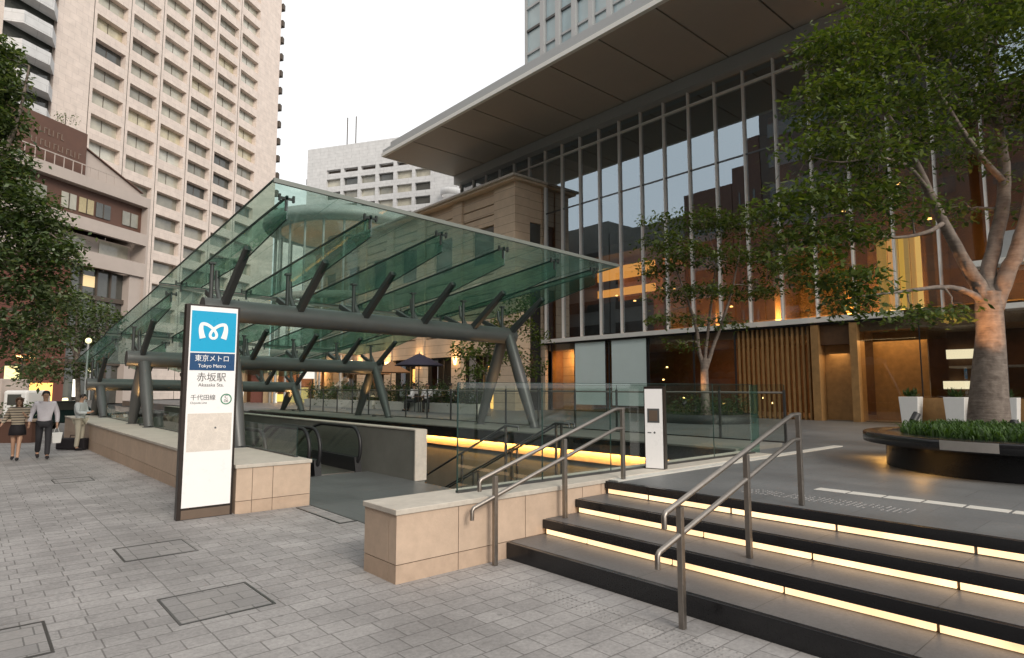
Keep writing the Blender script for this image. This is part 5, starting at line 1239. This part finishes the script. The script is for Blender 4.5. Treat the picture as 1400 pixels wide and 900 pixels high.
def ground_at(px, py):
    r = ray(px, py); z = 0
    for _ in range(6):
        t_ = (z-EYE)/r.z; y = r.y*t_; z = gz(y)
    return V((r.x*t_, y, z))
gm = ground_at(57, 628); gw = ground_at(21, 630); gs = ground_at(107, 616)
face = lambda p, a=0: math.atan2(p.x, -p.y)*0+(-math.atan2(-p.x, -p.y) if 0 else math.atan2(p.y, p.x)-math.pi/2)+R(a)   # local -y looks at the camera
walkA = dict(knL=(.09, -.16, .52), anL=(.085, -.20, .10), toL=(.09, -.35, .06), hiR=(-.09, .01, .90), knR=(-.09, .0, .50), anR=(-.09, .20, .16), toR=(-.09, .07, .05))
man = person(gm, face(gm, 4), 'walking man in white long sleeved shirt and dark trousers, white bag in hand', dict(walkA, elL=(.27, .06, 1.13), wrL=(.27, .02, .88), haL=(.27, .0, .82), elR=(-.28, .03, 1.14), wrR=(-.31, -.08, .92), haR=(-.315, -.10, .86)), 'shirt', 'pants', 'hairk', H_=1.76)
wom = person(gw, face(gw, -6), 'walking woman in striped beige top and short dark skirt with bare legs', dict(knL=(.06, -.1, .50), anL=(.05, -.16, .10), toL=(.05, -.30, .05), knR=(-.08, .03, .5), anR=(-.09, .18, .14), toR=(-.09, .06, .04), elR=(-.29, .05, 1.14), wrR=(-.34, -.12, 1.0), haR=(-.35, -.17, .97), elL=(.26, .05, 1.13), wrL=(.17, -.12, 1.22), haL=(.13, -.15, 1.28)), 'stripes', 'blackcloth', 'hairb', long_top=1.3, skirt=True, longhair=True, H_=1.60)
std = person(gs, face(gs, 62), 'person standing at the wall end in pale shirt and beige trousers, looking down at hands', dict(hd=(0, -.05, 1.60), ht=(0, -.075, 1.67), hb=(0, -.02, 1.54), elL=(.24, -.05, 1.14), wrL=(.08, -.27, 1.16), haL=(.04, -.31, 1.18), elR=(-.24, -.05, 1.14), wrR=(-.08, -.27, 1.14), haR=(-.04, -.31, 1.16)), 'shirt2', 'chino', 'hairk', H_=1.70)
# bags
bg_ = thing('carrier_bag', gm+V((.22, -.05, .45)), rz=.4, label='small white carrier bag hanging from the hand of the man in the white shirt', cat='bag')
hp = man.matrix_basis @ V((.27, .0, .80)); bg_.location = hp+V((0, 0, -.42))
MB().prism([(-.10, -.04, 0), (.10, -.04, 0), (.13, -.05, .28), (-.13, -.05, .28)], (0, .09, 0)).build('bag_body', M['white'], bg_, bevel=.01); MB().tube([(-.07, 0, .27), (-.03, 0, .40), (.03, 0, .40), (.07, 0, .27)], .006, 5).build('bag_handle', M['white'], bg_)
cb = thing('travel_bag', (gs.x-.10, gs.y+.30, gs.z), rz=-AZ, label='wide black travel bag on the pavement beside the standing person', cat='bag')
bx('bag_body', M['blackcloth'], cb, -.45, .42, -.14, .14, .02, .36, bevel=.04); MB().tube([(-.12, 0, .34), (-.1, 0, .44), (.1, 0, .44), (.12, 0, .34)], .012, 6).build('bag_handle', M['blackcloth'], cb)
# seated cafe guests
sit = dict(hiL=(.10, 0, .52), knL=(.11, -.42, .50), anL=(.11, -.44, .09), toL=(.11, -.58, .04), hiR=(-.10, 0, .52), knR=(-.11, -.42, .50), anR=(-.11, -.44, .09), toR=(-.11, -.58, .04))
dzs = -.42
for a_ in ('pel', 'sp', 'ch', 'nk', 'hb', 'hd', 'ht', 'shL', 'elL', 'shR', 'elR'): pass
def seated():
    b = dict(pel=(0, 0, .95), sp=(0, .01, 1.14), ch=(0, .01, 1.32), nk=(0, .0, 1.47), hb=(0, -.01, 1.55), hd=(0, -.015, 1.625), ht=(0, -.01, 1.695), shL=(.185, .01, 1.40), elL=(.235, .02, 1.13), shR=(-.185, .01, 1.40), elR=(-.235, .02, 1.13))
    d = {k_: (v_[0], v_[1], v_[2]+dzs) for k_, v_ in b.items()}; d.update(sit)
    d.update(wrL=(.15, -.24, .74), haL=(.12, -.30, .75), wrR=(-.15, -.24, .74), haR=(-.12, -.30, .75)); return d
def chair(loc, rz, label):
    t = thing('cafe_chair', loc, rz, label, 'chair', 'chairs on the cafe terrace')
    bx('seat', M['dark'], t, -.21, .21, -.22, .2, .40, .44, bevel=.01); bx('backrest', M['dark'], t, -.2, .2, .19, .22, .5, .82, bevel=.01)
    for x in (-.18, .18):
        for y, z in ((-.19, .4), (.19, .84)): bx('leg', M['dark'], t, x-.013, x+.013, y-.013, y+.013, 0, z)
guests = [(552, 31, 'shirt2', 'red_brown', 20), (566, 29.5, 'shirt', 'x', 200), (584, 29, 'shirt', 'x', -40), (597, 30, 'shirt2', 'x', 120), (616, 28.5, 'shirt', 'x', 70), (628, 30.5, 'pants', 'x', -20)]
desc = ['guest in pale shirt seated at the left end of the cafe terrace', 'guest in white seated left of the navy parasol pole', 'guest in white seated just right of the navy parasol pole', 'guest in pale blue seated third from the right on the cafe terrace', 'guest in white seated second from the right on the cafe terrace', 'guest in dark clothes seated at the right end of the cafe terrace']
for (px, d, topm, _, rot), ds in zip(guests, desc):
    p = at(px, 540, d); p.z = DZ
    person(p, R(rot), ds, seated(), topm, 'pants', 'hairk', H_=1.72, group='guests at the cafe')
    chair(p, R(rot), 'black cafe chair of the '+ds.replace(' on the cafe terrace','').replace(' of the cafe terrace','').replace(' seated',''))
# cafe tables
for px, d, ds in ((575, 28.4, 'round cafe table between the guests at the navy parasol'), (607, 28.2, 'round cafe table between the guests at the right')):
    p = at(px, 540, d); t = thing('cafe_table', (p.x, p.y, DZ), label=ds, cat='table', group='cafe tables')
    MB().lathe([(0, .70), (.35, .70), (.35, .725), (0, .725)], n=20).build('table_top', M['wood_dark'], t); MB().lathe([(.2, 0), (.2, .02), (.025, .03), (.025, .70)], n=12).build('pedestal', M['dark'], t)

# ------------------------------------------------------------------ street lamps, car, street edge at the left
def globe_lamp(px, py, d, label, r=.115, z0=-.3):
    p = at(px, py, d); t = thing('street_lamp', (p.x, p.y, z0), label=label, cat='street lamp', group='globe street lamps'); h = p.z-z0
    MB().tube([(0, 0, 0), (0, 0, .4), (0, 0, .42), (0, 0, h-r)], [.08, .08, .045, .035], 10).build('pole', M['greymetal'], t)
    MB().lathe([(r*math.sin(a), -r*math.cos(a)) for a in [math.pi*k/10 for k in range(11)]], (0, 0, h), 16).build('globe', emat('lamp globe', (1, .9, .5), .9), t)
globe_lamp(121, 466, 25, 'globe street lamp glowing pale yellow above the standing person')
globe_lamp(124, 505, 34, 'lower globe street lamp glowing behind the first one', .15)
cr = V((*at(101, 556, 30).xy, -.28))
car = thing('parked_car', cr, rz=-AZ+R(6), label='dark green car parked across the street, seen between the walkers', cat='car')
prof = [(-2.1, .35), (-2.15, .75), (-1.5, .92), (-.9, 1.38), (.6, 1.42), (1.3, .98), (2.05, .82), (2.15, .4)]
M['carpaint'] = mat('dark green car paint', (.01, .03, .028), .15, .3, var=.05); M['tyre'] = mat('tyre rubber', (.015, .015, .015), .8, var=.1)
MB().prism([(x, -.8, z) for x, z in prof], (0, 1.6, 0)).build('body', M['carpaint'], car, bevel=.06)
MB().prism([(-1.35, -.815, .97), (-.82, -.815, 1.32), (.55, -.815, 1.35), (1.1, -.815, 1.0)], (0, .012, 0)).build('side_window', M['windk'], car)
for x in (-1.35, 1.35):
    for y in (-.78, .62):
        wh = MB().lathe([(.0, -.0), (.32, 0), (.32, .16), (.0, .16)], n=20).xf(lambda q_: V((x+q_.x, y+q_.z, .32+q_.y))).build('wheel', M['tyre'], car)
        MB().lathe([(.0, -.006), (.2, -.006), (.2, .0)], n=16).xf(lambda q_: V((x+q_.x, y+q_.z, .32+q_.y))).build('rim', M['steel'], wh)
MB().lathe([(0, 0), (.13, 0), (.1, .12), (0, .13)], (-.3, -.2, 1.41), 12).build('roof_light', emat('taxi lamp', (1, .85, .5), 1.5), car)
for y in (-.55, .55): bx('headlight', M['white'], car, 2.08, 2.13, y-.15, y+.15, .58, .72)
p = at(20, 592, 22)
lwb = thing('low_wall', (p.x, p.y, -.3), rz=-AZ, label='low brown planter wall at the left edge behind the walking couple', cat='wall')
bx('wall_body', M['brown'], lwb, -4, .6, 0, .5, 0, .85); bx('wall_cap', M['stone_base'], lwb, -4.05, .65, -.05, .55, .852, .93)
leafmesh('shrubs', [V((random.uniform(-3.8, .4), .25, random.uniform(.95, 1.5))) for _ in range(70)], .12, M['leaf_dark'], lwb, per=16, rad=.25)
p = at(-32, 548, 32)
vn = thing('parked_truck', (p.x, p.y, -.35), rz=-AZ, label='pale grey box truck partly hidden at the left edge', cat='truck')
bx('cargo_box', M['pwhite'], vn, -2.6, 1.2, 0, 1.9, .7, 2.55, bevel=.03); bx('cab', M['white'], vn, 1.25, 2.5, .1, 1.8, .5, 1.95, bevel=.12); bx('cab_window', M['windk'], vn, 1.5, 2.2, .085, .099, 1.2, 1.75)
for x in (-1.7, 1.8): 
    wh = MB().lathe([(.0, 0), (.40, 0), (.40, .22), (0, .22)], n=20).xf(lambda q_: V((x+q_.x, .0+q_.z, .40+q_.y))).build('wheel', M['tyre'], vn)
p = at(14, 541, 36)
ls = thing('lit_sign_board', (p.x, p.y, -.3), rz=-AZ, label='yellowish lit shop sign board at the far left edge', cat='sign')
bx('lit_panel', emat('warm sign panel', (1, .85, .4), .9), ls, -.45, .35, 0, .1, 2.1, 3.3); bx('frame', M['dark'], ls, -.55, .45, .101, .2, 2.0, 3.4); bx('post', M['dark'], ls, -.05, .05, .05, .15, 0, 2.0)
